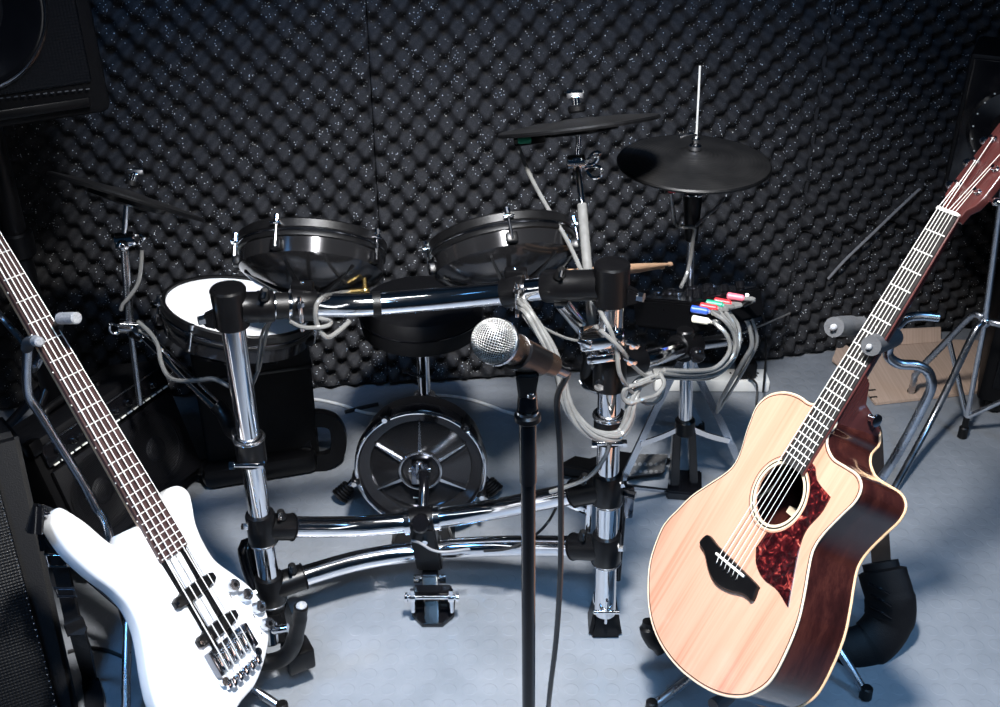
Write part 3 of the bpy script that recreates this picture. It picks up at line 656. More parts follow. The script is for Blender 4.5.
# slanted stay behind the lower joints of each post
obj('stay', MB().tube([c2L+Vector((-.03, .06, .05)), c2L+Vector((-.05, .05, .06)), c2L+Vector((-.03, .02, -.01)), c2L+Vector((.01, .01, -.07))], .020, 20, 6), 'black_gloss', RK)
mb = MB().box((0, 0, 0), (.05, .014, .016), Matrix.Translation(c1R+Vector((-.055, .04, -.075))) @ Matrix.Rotation(.5, 4, 'Y'), .004).cyl(c1R+Vector((-.03, .03, -.05)), c1R+Vector((-.03, .03, -.13)), .006, seg=10)
obj('clamp_bracket', mb, 'chrome', RK)
obj('clamp_bracket', MB().box((0, 0, 0), (.020, .02, .07), Matrix.Translation(c1R+Vector((.045, .02, -.05))), .005).cyl(c1R+Vector((.03, .01, -.02)), c1R+Vector((.055, .0, -.02)), .008, seg=8), 'dark_chrome', RK)
obj('stay_rod', MB().cyl(c1R+Vector((.036, .02, -.02)), c2R+Vector((.030, .02, -.10)), .006, seg=12), 'black_gloss', RK)
# centre bracket and foot
p1, d1 = atx(up, 422); p2, d2 = atx(lo, 431)
br = obj('bracket', MB().lathe([(PRR, -.024), (.029, -.024), (.029, .024), (PRR, .024)], frame(d1, o=p1), 26).lathe([(PRR, -.024), (.029, -.024), (.029, .024), (PRR, .024)], frame(d2, o=p2), 26).hexa([p2+Vector((-.027, -.028, -.035)), p2+Vector((.027, -.028, -.035)), p2+Vector((.027, .01, -.035)), p2+Vector((-.027, .01, -.035)), p1+Vector((-.027, -.030, .0)), p1+Vector((.027, -.030, .0)), p1+Vector((.027, .01, .0)), p1+Vector((-.027, .01, .0))], .004), 'black_plastic', RK)
for s in (-1, 1): obj('bar_collar', MB().lathe([(PRR, -.006), (.027, -.006), (.027, .006), (PRR, .006)], frame(d1, o=p1+d1*s*.031), 26), 'chrome', br)
obj('clamp_knob', MB().cyl(p1+Vector((.0, -.026, .016)), p1+Vector((0, -.056, .034)), .019, seg=24, bev=.004), 'black_gloss', br)
obj('hex_bolt', MB().cyl(p1+Vector((.006, -.03, -.03)), p1+Vector((.006, -.037, -.03)), .006, seg=12), 'chrome', br)
f0 = P(433, 612, 1.665); f0.z = 0; q = f0+Vector((0, .0, .135))
lg = obj('centre_leg', MB().hexa([f0+Vector((-.014, -.034, .012)), f0+Vector((.014, -.034, .012)), f0+Vector((.014, -.008, .01)), f0+Vector((-.014, -.008, .01)), p2+Vector((-.017, -.036, -.04)), p2+Vector((.017, -.036, -.04)), p2+Vector((.017, .0, -.04)), p2+Vector((-.017, .0, -.04))], .003), 'black_gloss', RK)
obj('foot_plate', MB().prism([(-.045, .055), (.045, .055), (.045, .0), (.022, -.030), (-.022, -.030), (-.045, .0)], 0, .012, Matrix.Translation(f0), round_=.003).hexa([f0+Vector((-.042, .02, .01)), f0+Vector((.042, .02, .01)), f0+Vector((.042, .045, .01)), f0+Vector((-.042, .045, .01)), f0+Vector((-.040, -.006, .075)), f0+Vector((.040, -.006, .075)), f0+Vector((.040, .02, .075)), f0+Vector((-.040, .02, .075))], .003), 'black_gloss', RK)
bb = f0+Vector((0, -.014, .070)); ab = obj('axle_bolt', MB().cyl(bb-Vector((.050, 0, 0)), bb+Vector((.050, 0, 0)), .005, seg=12), 'chrome', RK)
for s in (-1, 1): obj('spike_bolt', MB().cyl(bb+Vector((s*.040, -.002, .022)), bb+Vector((s*.040, -.002, -.038)), .005, seg=10).cyl(bb+Vector((s*.050, 0, 0)), bb+Vector((s*.056, 0, 0)), .010, seg=12).cyl(bb+Vector((s*.034, 0, 0)), bb+Vector((s*.046, 0, 0)), .010, seg=12), 'chrome', ab)
q = p2+Vector((0, -.034, -.05)); obj('clamp_bolt', MB().cyl(q-Vector((.03, 0, 0)), q+Vector((.03, 0, 0)), .005, seg=12).cyl(q-Vector((.034, 0, 0)), q-Vector((.02, 0, 0)), .009, seg=8).cyl(q+Vector((.02, 0, 0)), q+Vector((.034, 0, 0)), .009, seg=8), 'chrome', RK)

# ================================================================ PADS
def ysz(c, n, xh=(1, 0, 0)): return frame(n, xh, c)
def lug(M, R_, a, parent):
    Ml = M @ Matrix.Rotation(a, 4, 'Z')
    l = obj('lug', MB().box((R_-.001, 0, -.046), (.018, .022, .020), Ml, .003), 'black_plastic', parent)
    obj('tension_bolt', MB().cyl(Ml @ Vector((R_+.007, 0, .004)), Ml @ Vector((R_+.007, 0, -.05)), .0028, seg=10).cyl(Ml @ Vector((R_+.007, 0, .009)), Ml @ Vector((R_+.007, 0, -.002)), .0055, seg=10).box((R_+.006, 0, -.008), (.018, .020, .004), Ml, .001), 'chrome', l)
def tom(c, n, R_, lugs, label, head='black_rubber', rod_to=None, name='drum_pad', group=None, spin=0.0):
    M = ysz(c, n)
    M = M @ Matrix.Rotation(spin, 4, 'Z')
    g = thing(name, label, 'drum pad', M, group)
    obj('rim', MB().lathe([(R_*.955, -.002), (R_*.965, .004), (R_*1.0, .005), (R_*1.02, .002), (R_*1.02, -.012), (R_*1.005, -.014), (R_*.99, -.018), (R_*1.01, -.022), (R_*1.01, -.028), (R_*.985, -.030), (R_*.955, -.028)], M, 64), 'black_rubber', g)
    obj('hoop_seam', MB().torus(R_*1.0, .0026, M @ Matrix.Translation((0, 0, -.017)), 64, 8), 'dark_chrome', g)
    obj('head', MB().lathe([(0, .001), (R_*.5, .0005), (R_*.96, -.001), (R_*.96, -.006)], M, 64), head, g)
    sh = obj('shell', MB().lathe([(R_*.95, -.028), (R_*.985, -.030), (R_*.975, -.058), (R_*.93, -.064), (R_*.80, -.078), (R_*.45, -.098), (R_*.26, -.104), (R_*.26, -.118), (0, -.118)], M, 64), 'smoked_gloss', g)
    for i in range(6):
        a = 2*PI*i/6+.3; Mr = M @ Matrix.Rotation(a, 4, 'Z')
        obj('rib', MB().hexa([Mr @ Vector(v) for v in ((R_*.24, -.005, -.100), (R_*.90, -.003, -.064), (R_*.90, .003, -.064), (R_*.24, .005, -.100), (R_*.24, -.004, -.118), (R_*.90, -.002, -.072), (R_*.90, .002, -.072), (R_*.24, .004, -.118))]), 'black_plastic', sh)
    for a in lugs: lug(M, R_, a-spin, g)
    hubp = M @ Vector((0, 0, -.118))
    obj('hub', MB().lathe([(R_*.20, -.116), (R_*.21, -.128), (R_*.10, -.132), (0, -.132)], M, 32), 'satin_chrome', g)
    if rod_to is not None:
        obj('mount_rod', MB().tube([hubp+(M.to_3x3() @ Vector((0, 0, .004))), hubp+M.to_3x3() @ Vector((0, 0, -.022)), (hubp+Vector(rod_to))/2+Vector((0, .012, -.006)), Vector(rod_to)+Vector((0, .014, .034)), Vector(rod_to)+Vector((0, .014, .012))], .0062, 14, 6), 'chrome', g)
    return M
def lug_angle(M, px, py, c):
    d = ray(px, py); n = M.to_3x3().col[2]; t = (Vector(c)-CAM).dot(n)/d.dot(n); q = M.inverted() @ (CAM+d*t); return math.atan2(q.y, q.x)
TOMS = 'pair of black drum pads clamped to the top bar'
c1 = P(313, 243, 1.87); n1 = Vector((.02, .66, .74)).normalized()
tom(c1, n1, .140, [lug_angle(ysz(c1, n1), *q, c1) for q in ((284, 224), (378, 234), (234, 238), (330, 270))], 'black drum pad on the top bar with a gold plug hanging below it', rod_to=pcl)
c2 = P(500, 238, 1.87); n2 = Vector((-.17, .65, .74)).normalized()
tom(c2, n2, .140, [lug_angle(ysz(c2, n2), *q, c2) for q in ((428, 246), (507, 215), (571, 222), (500, 265))], 'black drum pad on the top bar above the microphone', rod_to=pcr)
# white-faced pad
c3 = P(240, 306, 1.98); n3 = Vector((.20, .10, 1)).normalized()
R3 = PXM(76, c3)/1.02
M3 = ysz(c3, n3)
tom(c3, n3, R3, [lug_angle(M3, *q, c3) for q in ((199, 325), (168, 300), (300, 318), (235, 280))], 'drum pad with white mesh head behind the corner joint of the rack', head='white_mesh_head')
# ---------------- kick pad
kc = P(421, 466, 1.93); KR = PXM(64, kc); MK = frame((0, -1, .10), (1, 0, 0), kc)
g = thing('kick_pad', 'round black kick drum pad with chrome-edged hoop and spokes standing behind the rack', 'kick drum pad', Vector((kc.x, kc.y, 0)))
obj('hoop', MB().lathe([(KR*.955, .0), (KR*.955, .012), (KR*.985, .018), (KR*1.03, .014), (KR*1.04, -.01), (KR*1.03, -.02), (KR*.99, -.024)], MK, 64), 'black_gloss', g)
obj('hoop_edge', MB().torus(KR*1.0, .0042, MK @ Matrix.Translation((0, 0, .017)), 64, 10), 'chrome', g)
obj('shell', MB().lathe([(KR*.97, .0), (KR*.985, -.02), (KR*.97, -.075), (KR*.9, -.085), (0, -.09)], MK, 64), 'black_plastic', g)
bk = obj('back_plate', MB().lathe([(KR*.955, .006), (KR*.86, .002), (KR*.80, .000), (KR*.78, -.004), (KR*.34, .012), (KR*.33, .020), (KR*.30, .022), (KR*.28, .012), (0, .008)], MK, 64), 'smoked_gloss', g)
obj('hub_ring', MB().torus(KR*.32, .0035, MK @ Matrix.Translation((0, 0, .021)), 48, 8), 'satin_chrome', bk)
for i in range(6):
    a = PI/2+2*PI*i/6; Mr = MK @ Matrix.Rotation(a, 4, 'Z')
    obj('spoke', MB().hexa([Mr @ Vector(v) for v in ((KR*.32, -.006, .006), (KR*.80, -.0025, -.004), (KR*.80, .0025, -.004), (KR*.32, .006, .006), (KR*.32, -.004, .020), (KR*.80, -.0012, .006), (KR*.80, .0012, .006), (KR*.32, .004, .020))]), 'satin_chrome', bk)
for i in range(5):
    a = PI/2-.75+2*PI*i/5; Mr = MK @ Matrix.Rotation(a, 4, 'Z')
    l = obj('claw', MB().box((KR*1.035, 0, .0), (.018, .018, .046), Mr, .003), 'black_plastic', g)
    obj('claw_bolt', MB().cyl(Mr @ Vector((KR*1.05, 0, .024)), Mr @ Vector((KR*1.05, 0, .034)), .006, seg=10), 'chrome', l)
obj('spec_sticker', MB().box((-.012, -KR*.52, .0035), (.016, .014, .001), MK), 'white_plastic', g)
obj('clamp_block', MB().box((0, 0, .026), (.040, .050, .034), MK, .005), 'dark_chrome', g)
obj('clamp_block', MB().cyl(MK @ Vector((-.024, .012, .036)), MK @ Vector((.024, .012, .036)), .006, seg=12).cyl(MK @ Vector((0, -.02, .040)), MK @ Vector((0, .034, .040)), .009, seg=12, bev=.002), 'chrome', g)
ft = kc.copy(); ft.z = 0
obj('base', MB().hexa([ft+Vector((-.075, -.05, 0)), ft+Vector((.075, -.05, 0)), ft+Vector((.075, .08, 0)), ft+Vector((-.075, .08, 0)), ft+Vector((-.05, -.0, kc.z-KR*.9)), ft+Vector((.05, .0, kc.z-KR*.9)), ft+Vector((.05, .07, kc.z-KR*.9)), ft+Vector((-.05, .07, kc.z-KR*.9))], .006), 'black_plastic', g)
obj('arm', MB().tube([MK @ Vector((0, -.01, .03)), p1+Vector((0, .09, .05)), p1+Vector((0, .03, .012))], .011, 16, 6), 'black_gloss', g)
# ---------------- throne
tc_ = P(421, 309, 2.14); TR_ = PXM(61, tc_)
g = thing('drum_throne', 'black round-cushioned drum throne on a chrome post seen under the top bar', 'stool', Vector((tc_.x, tc_.y, 0)))
Mt = Matrix.Translation(tc_)
obj('cushion', MB().lathe([(0, .030), (TR_*.7, .030), (TR_*.92, .022), (TR_*1.0, .004), (TR_*1.01, -.02), (TR_*.97, -.048), (TR_*.86, -.058), (0, -.060)], Mt, 64), 'black_vinyl', g)
obj('seam', MB().torus(TR_*1.005, .0025, Mt @ Matrix.Translation((0, 0, -.008)), 64, 8), 'black_gloss', g)
obj('under_plate', MB().lathe([(0, -.058), (.07, -.058), (.06, -.072), (.03, -.085), (0, -.085)], Mt, 32), 'black_plastic', g)
b0 = Vector((tc_.x, tc_.y, .12)); obj('post', MB().cyl(b0, tc_-Vector((0, 0, .08)), .0145, seg=24), 'chrome', g)
fl = P(420, 404, 2.14); obj('collar', MB().lathe([(.0145, .03), (.026, .028), (.026, .012), (.04, .006), (.042, -.006), (.0145, -.01)], Matrix.Translation((tc_.x, tc_.y, fl.z)), 28).cyl(Vector((tc_.x+.02, tc_.y-.01, fl.z+.02)), Vector((tc_.x+.05, tc_.y-.02, fl.z+.02)), .005, seg=10), 'chrome', g)
qq = P(416, 373, 2.13); obj('height_screw', MB().cyl(qq+Vector((-.03, -.01, .012)), qq+Vector((.02, -.006, -.008)), .004, seg=10), 'dark_chrome', g)
for px, py in ((339, 497), (496, 492), (424, 420)):
    e = G(px, py, .02); s = Vector((tc_.x, tc_.y, fl.z)); d = e-s
    lg = obj('leg', MB().tube([s, s+d*.96], .0085, 14, 0), 'dark_chrome', g)
    m = MB().cyl(s+d*.88, e, .012, .016, 16, .003)
    for i in range(5): m.torus(.0155+.001*i, .0035, frame(d, o=s+d*(.89+.025*i)), 18, 6)
    obj('rubber_foot', m, 'black_rubber', lg)

# ================================================================ CYMBALS AND STANDS
def edge_on(c, n0, s):
    d = (Vector(c)-CAM).normalized(); n = Vector(n0); n = (n-d*n.dot(d)).normalized(); return (n-d*s).normalized()
def cymbal(name, c, n, R_, label, k=1.0):
    M = ysz(c, n); g = thing(name, label, 'cymbal pad', M)
    obj('disc', MB().lathe([(.012, .018*k), (R_*.18, .016*k), (R_*.24, .010*k), (R_*.6, .004*k), (R_*.95, -.004), (R_*.985, -.006)], M, 72), 'grooved_rubber', g)
    obj('edge', MB().lathe([(R_*.985, -.0055), (R_*1.0, -.009), (R_*.995, -.013), (R_*.96, -.013), (R_*.95, -.010)], M, 72), 'black_rubber', g)
    obj('underside', MB().lathe([(R_*.96, -.012), (R_*.5, -.010), (R_*.48, -.022), (R_*.2, -.026), (.012, -.026)], M, 64), 'black_plastic', g)
    return M, g
cc1 = P(578, 121, 1.95); Rc = PXM(82, cc1)
Mc1, g = cymbal('crash_pad', cc1, edge_on(cc1, (-.125, .275, .95), .035), Rc, 'black crash cymbal pad tilted edge-on on top of the chrome tube', .3)
jb = Mc1 @ Vector((-Rc*.72, -.03, -.016)); obj('jack_box', MB().box((-Rc*.62, -.03, -.022), (.06, .035, .018), Mc1, .004), 'black_plastic', g)
obj('green_plug', MB().cyl(Mc1 @ Vector((-Rc*.60, -.05, -.022)), Mc1 @ Vector((-Rc*.76, -.05, -.02)), .0065, seg=12, bev=.002), 'plug_green', g)
# crash stand
top_ = Mc1 @ Vector((0, 0, .0)); kn = P(577, 163, 1.925)
lowt = cc+Vector((-.052, -.016, -.07)); lowt = A(596, 368, 1.61*K)
st = thing('cymbal_stand', 'chrome cymbal tube clamped to the rack post, holding the tilted crash pad', 'cymbal stand', lowt)
obj('lower_tube', MB().cyl(lowt, P(582, 205, 1.86), .0095, seg=20), 'cable_clear', st)['label'] = 'brushed grey lower tube'
obj('upper_rod', MB().cyl(P(583, 212, 1.855), kn, .0066, seg=18), 'chrome', st)
obj('tilter_rod', MB().cyl(kn, top_-Mc1.to_3x3() @ Vector((0, 0, .02)), .0055, seg=16), 'chrome', st)
tl = obj('tilter', MB().cyl(kn-Vector((.02, 0, -.002)), kn+Vector((.016, 0, .004)), .013, seg=20, bev=.002).box((0, 0, 0), (.02, .024, .03), Matrix.Translation(kn), .004).cyl(kn-Vector((0, 0, .022)), kn-Vector((0, 0, .03)), .012, seg=16), 'chrome', st)
obj('wing_screw', MB().tube([kn+Vector((.016, -.006, 0)), kn+Vector((.03, -.01, .024)), kn+Vector((.042, -.01, .022)), kn+Vector((.032, -.008, .002))], .0035, 8, 4, True).tube([kn+Vector((.016, -.006, -.008)), kn+Vector((.042, -.01, -.004)), kn+Vector((.046, -.01, -.022)), kn+Vector((.03, -.008, -.026))], .0035, 8, 4, True), 'chrome', tl)
q = Mc1 @ Vector((0, 0, .0))
zc = Mc1.to_3x3() @ Vector((0, 0, 1))
obj('felt', MB().cyl(q+zc*.016, q+zc*.030, .017, seg=20, bev=.003), 'black_rubber', st)
obj('wing_nut', MB().cyl(q+zc*.030, q+zc*.044, .008, seg=14).box((0, 0, 0), (.034, .006, .018), Matrix.Translation(q+zc*.05), .003), 'chrome', st)
# hi-hat
hc_ = P(694, 158.5, 2.076); Rh = PXM(77, hc_)
Mh_, g = cymbal('hi_hat_pad', hc_, (0.0, -.02, 1), Rh, 'round black hi-hat pad with concentric grooves around a tall chrome rod')
obj('sensor_box', MB().lathe([(0, -.026), (.030, -.026), (.030, -.052), (.026, -.056), (0, -.056)], Mh_ @ Matrix.Translation((-.0, 0, 0)), 28), 'black_plastic', g)
obj('jack_plug', MB().box((-.045, -.028, -.050), (.016, .016, .026), Mh_, .003), 'plug_red', g)['label'] = 'red angled plug'
fx = G(682, 491); rx = (hc_.x+.002, hc_.y)
st = thing('hi_hat_stand', 'chrome hi-hat stand with flat tripod legs and black footed pedal behind the sound module', 'hi-hat stand', fx)
ax_top = Vector((hc_.x, hc_.y, hc_.z)); ax_bot = Vector((fx.x, fx.y, .03))
def axp(z): t = (z-ax_bot.z)/(ax_top.z-ax_bot.z); return ax_bot.lerp(ax_top, t)
rodtop = P(700, 66, 2.076)
obj('rod', MB().cyl(axp(.7), rodtop, .0024, .0022, 14), 'string_steel', st)
obj('clutch', MB().cyl(ax_top+Vector((0, 0, .018)), ax_top+Vector((0, 0, .030)), .013, seg=20, bev=.002).cyl(ax_top+Vector((0, 0, .033)), ax_top+Vector((0, 0, .044)), .009, seg=20, bev=.002).tube([ax_top+Vector((0, 0, .05)), ax_top+Vector((-.012, -.006, .055)), ax_top+Vector((-.034, -.008, .048))], .003, 8, 3), 'chrome', st)
zt = P(690, 240, 2.08).z
obj('upper_tube', MB().cyl(axp(P(684, 345, 2.08).z), axp(zt), .0085, seg=20), 'satin_chrome', st)
obj('seat_cup', MB().cyl(axp(zt), axp(hc_.z-.054), .014, .022, 24, .002), 'black_plastic', st)
obj('cup_ring', MB().torus(.022, .003, frame((0, 0, 1), o=axp(hc_.z-.075)), 28, 8), 'chrome', st)
zs_ = P(684, 424, 2.08).z
obj('lower_tube', MB().cyl(axp(zs_), axp(P(684, 345, 2.08).z), .0155, seg=24), 'chrome', st)
obj('collar', MB().cyl(axp(zs_-.03), axp(zs_+.012), .024, seg=24, bev=.004), 'black_plastic', st)
obj('pedal_frame', MB().hexa([fx+Vector((-.045, -.035, 0)), fx+Vector((.040, -.045, 0)), fx+Vector((.055, .055, 0)), fx+Vector((-.02, .06, 0)), fx+Vector((-.045, -.035, .024)), fx+Vector((.040, -.045, .024)), fx+Vector((.055, .055, .024)), fx+Vector((-.02, .06, .024))], .004).hexa([fx+Vector((-.034, -.02, .02)), fx+Vector((-.012, -.022, .02)), fx+Vector((-.012, .012, .02)), fx+Vector((-.034, .012, .02)), axp(zs_)+Vector((-.028, -.012, -.02)), axp(zs_)+Vector((-.008, -.012, -.02)), axp(zs_)+Vector((-.008, .012, -.02)), axp(zs_)+Vector((-.028, .012, -.02))], .003).hexa([fx+Vector((.016, -.018, .02)), fx+Vector((.036, -.02, .02)), fx+Vector((.036, .012, .02)), fx+Vector((.016, .012, .02)), axp(zs_)+Vector((.008, -.012, -.02)), axp(zs_)+Vector((.026, -.012, -.02)), axp(zs_)+Vector((.026, .012, -.02)), axp(zs_)+Vector((.008, .012, -.02))], .003), 'black_gloss', st)
obj('link_rod', MB().cyl(P(624, 486, 2.0), fx+Vector((-.04, -.02, .016)), .006, seg=12), 'satin_chrome', st)
zl = P(684, 352, 2.08).z
legs = [(P(671, 378, 2.06), P(640, 443, 2.03), G(612, 506)), (P(700, 380, 2.10), P(729, 440, 2.08), G(748, 490)), (axp(zl)+Vector((.01, .05, -.04)), axp(zs_)+Vector((.03, .2, -.03)), G(700, 430))]
for a, mdl, b in legs:
    l = obj('leg', MB().ribbon([axp(zl), a, mdl, b+Vector((0, 0, .012))], .017, .006, (1, .25, .1), 6), 'satin_chrome', st)
    obj('brace', MB().ribbon([axp(zs_-.008), (axp(zs_-.008)+mdl)/2+Vector((0, 0, -.006)), mdl+Vector((0, -.004, .0))], .014, .004, (0, 0, 1), 4), 'chrome', l)
    obj('rubber_foot', MB().cyl(b, b+Vector((0, 0, .026)), .013, .010, 14, .003), 'black_rubber', l)
# hi-hat control pedal on the floor
pp = G(600, 472); g = thing('foot_pedal', 'black foot pedal with perforated tread plate on the floor beside the hi-hat stand', 'pedal', pp)
a_, b_, c_, d_ = G(556, 470), G(618, 478), G(668, 462), G(622, 452)
obj('base_plate', MB().hexa([G(556, 476), G(624, 484), G(672, 464), G(612, 456)]+[p+Vector((0, 0, .022)) for p in (G(556, 476), G(624, 484), G(672, 464), G(612, 456))], .005), 'black_plastic', g)
fp = [G(628, 478, .03), G(664, 474, .03), G(668, 456, .06), G(636, 456, .06)]
obj('footboard', MB().hexa(fp+[p+Vector((0, 0, .008)) for p in fp], .002), 'pedal_tread', g)
obj('heel_block', MB().hexa([G(556, 474, .022), G(590, 480, .022), G(606, 470, .022), G(574, 464, .022)]+[p+Vector((0, 0, .03)) for p in (G(556, 474, .022), G(590, 480, .022), G(606, 470, .022), G(574, 464, .022))], .006), 'black_rubber', g)
# ride pad with its boom stand
cr = P(129, 193, 2.0); Rr = PXM(78, cr)
Mr1, g = cymbal('ride_pad', cr, edge_on(cr, (.34, .30, .89), .0), Rr, 'black cymbal pad tilted steeply downward on the slim chrome boom stand', .3)
zr = Mr1.to_3x3() @ Vector((0, 0, 1))
jt = P(124, 240, 1.99); cl = P(130, 326, 1.95); bt = P(140, 404, 1.93); am = onpost(TL, BL, 436)+Vector((-.02, .01, 0))
st = thing('cymbal_stand', 'slim chrome boom stand clamped to the rack post above the small amplifier', 'cymbal stand', am)
obj('tilter_rod', MB().cyl(jt, cr-zr*.015, .0055, seg=16), 'chrome', st)
tl = obj('tilter', MB().cyl(jt+Vector((-.018, -.006, 0)), jt+Vector((.02, .006, 0)), .017, seg=22, bev=.003).sphere(jt+Vector((.0, -.014, -.006)), .014), 'chrome', st)
obj('wing_screw', MB().tube([jt+Vector((.014, 0, .002)), jt+Vector((.03, 0, .012)), jt+Vector((.042, 0, .006)), jt+Vector((.03, 0, -.008))], .0032, 8, 4, True), 'chrome', tl)
obj('boom_rod', MB().cyl(jt, cl, .0085, .0085, 20), 'satin_chrome', st)
obj('boom_rod', MB().cyl(cl, bt, .0062, .0062, 18), 'satin_chrome', st)
cb = obj('boom_clamp', MB().cyl(cl+Vector((-.022, -.004, .002)), cl+Vector((.026, .004, -.006)), .016, seg=20, bev=.003).box((0, 0, 0), (.034, .026, .03), Matrix.Translation(cl+Vector((.016, -.004, -.012))) @ Matrix.Rotation(.6, 4, 'Y'), .005), 'chrome', st)
obj('wing_screw', MB().tube([cl+Vector((-.018, -.012, .004)), cl+Vector((-.034, -.016, .014)), cl+Vector((-.036, -.016, -.006)), cl+Vector((-.022, -.012, -.010))], .0034, 8, 4, True), 'chrome', cb)
obj('arm', MB().cyl(cl+Vector((.02, 0, -.012)), P(222, 412, 1.70), .0115, seg=22), 'chrome', st)
obj('arm_end', MB().tube([P(216, 405, 1.71), P(224, 414, 1.70), P(232, 430, 1.67), am], .015, 18, 5), 'black_plastic', st)
obj('felt', MB().cyl(cr+zr*.016, cr+zr*.026, .014, seg=18), 'black_rubber', st)
obj('wing_nut', MB().cyl(cr+zr*.026, cr+zr*.040, .007, seg=14).box((0, 0, 0), (.034, .006, .014), Matrix.Translation(cr+zr*.045), .003), 'chrome', st)

# ================================================================ SOUND MODULE, STICKS
MA, MBp, MC = P(690, 303, 1.85), P(632, 299, 2.04), P(762, 287, 1.975)
ex = (MBp-MA); ey = (MC-MA); nn = ex.cross(ey).normalized()
if nn.z < 0: nn = -nn
ey = ey-ex.normalized()*ey.dot(ex.normalized())*.0
MD = MBp+ey; TH = .062
g = thing('sound_module', 'black drum sound module box with knobs on top and coloured plugs in its rear', 'sound module', (MA+MD)/2-nn*TH)
lowp = [p-nn*TH for p in (MA, MC, MD, MBp)]
obj('case', MB().hexa(lowp+[MA, MC, MD, MBp], .005), 'black_plastic', g)
def top2(a, b, h=0): return MA+ex*a+ey*b+nn*h
pm = Matrix((ex.normalized(), nn.cross(ex.normalized()), nn)).transposed().to_4x4()
obj('top_panel', MB().hexa([top2(.04, .05, .0), top2(.04, .95, .0), top2(.96, .95, .0), top2(.96, .05, .0), top2(.04, .05, .002), top2(.04, .95, .002), top2(.96, .95, .002), top2(.96, .05, .002)]), 'dark_chrome', g)
for a, b, r, h in ((.12, .2, .011, .020), (.12, .40, .009, .016), (.14, .6, .009, .016), (.30, .25, .009, .016), (.35, .55, .012, .018), (.12, .8, .010, .016), (.7, .3, .016, .010), (.7, .6, .016, .010)):
    q = top2(a, b, .002); obj('knob', MB().cyl(q, q+nn*h, r, r*.85, 20, .002), 'black_gloss', g)
for k, (a, b) in enumerate(((.5, .25), (.5, .4), (.5, .75), (.85, .25), (.85, .45), (.85, .7))): obj('button', MB().box((0, 0, .004), (.018, .011, .006), Matrix.Translation(top2(a, b, .002)) @ pm, .0015), 'satin_chrome', g)
rn = ey.cross(nn).normalized()
if rn.dot(CAM-MA) < 0: rn = -rn
def rear(px, py):
    d = ray(px, py); t = (MA-CAM).dot(rn)/d.dot(rn); return CAM+d*t
PL = {}
for key, mat, px, py, lbl in (('b', 'plug_blue', 693, 309, 'blue cable plug lowest in front of the green one on the module'), ('w', 'plug_white', 694, 319, 'white cable plug under the blue plug on the module'), ('r', 'plug_red', 702, 306, 'dark red cable plug squeezed between the blue and green plugs'), ('g', 'plug_green', 708, 303, 'green cable plug in the row on the module rear'), ('o', 'plug_red', 716, 301, 'red cable plug next to the green plug on the module'), ('p', 'plug_pink', 729, 296, 'pink cable plug at the end of the module row')):
    q = rear(px, py); out = (rn*.4+Vector((.8, -.1, -.15))).normalized()
    o = obj('cable_plug', MB().cyl(q-out*.004, q+out*.030, .0078, .0068, 16, .002).cyl(q+out*.028, q+out*.040, .0045, .0035, 12), mat); tag(o, lbl, 'cable plug', 'plugs in the sound module'); PL[key] = (q+out*.038, out)
obj('bracket', MB().hexa([arm1+Vector((-.015, -.015, .03)), arm1+Vector((.015, -.015, .03)), arm1+Vector((.015, .015, .03)), arm1+Vector((-.015, .015, .03))]+[top2(.5, .35, -TH)+v for v in (Vector((-.02, -.02, 0)), Vector((.02, -.02, 0)), Vector((.02, .02, 0)), Vector((-.02, .02, 0)))]), 'satin_chrome', g)
for k, (a, b, lbl) in enumerate(((P(545, 275, 1.70), P(672, 264, 1.99), 'wooden drumstick reaching furthest toward the hi-hat stand, tip lit'), (P(540, 279, 1.70), P(664, 267, 1.985), 'wooden drumstick lying just below the longer tip behind the corner joint'))):
    d = (b-a); L = d.length
    o = obj('drumstick', MB().lathe([(0, 0), (.006, .002), (.0075, .01), (.0075, L*.7), (.0035, L*.95), (.003, L*.962), (.0052, L*.975), (.0048, L*.99), (0, L)], frame(d, o=a), 16), 'stick_wood'); tag(o, lbl, 'drumstick', 'pair of drumsticks on the top bar')

# ================================================================ MICROPHONE
mc = A(494, 341, 1.075); g = thing('microphone', 'handheld vocal microphone with round silver mesh head and dark tapered body', 'microphone', mc)
md = (A(556, 367, 1.165)-mc).normalized(); MM = frame(md, o=mc); rb = .0255
obj('mesh_core', MB().sphere((0, 0, 0), rb*.90, MM, 32), 'black_matte', g)
bm = bmesh.new(); nseg = 13
def cs(face, u, v):
    p = Vector((math.tan(u*PI/4), math.tan(v*PI/4), 1.0)); p.normalize()
    a, b, c = p; q = {0: (a, b, c), 1: (a, -b, -c), 2: (c, b, -a), 3: (-c, b, a), 4: (a, c, -b), 5: (a, -c, b)}[face]
    return Vector(q)
CSM = frame(CAM-mc, (0.3, .2, 1), mc)
for f_ in range(6):
    gr = [[bm.verts.new(CSM @ (cs(f_, -1+2*i/nseg, -1+2*j/nseg)*rb)) for i in range(nseg+1)] for j in range(nseg+1)]
    for j in range(nseg):
        for i in range(nseg): bm.faces.new((gr[j][i], gr[j][i+1], gr[j+1][i+1], gr[j+1][i]))
bmesh.ops.remove_doubles(bm, verts=bm.verts, dist=1e-5)
w = MB(); w.bm = bm; bl_ = obj('mesh_grille', w, 'mic_mesh', g, 180)
wm = bl_.modifiers.new('wires', 'WIREFRAME'); wm.thickness = .0012; wm.use_even_offset = False
ringc = mc+md*.003
obj('grille_band', MB().lathe([(rb*.985, -.002), (rb*1.05, -.0015), (rb*1.05, .003), (rb*.985, .0035)], frame(md, o=mc+md*.008), 48), 'satin_chrome', g)
L = .135
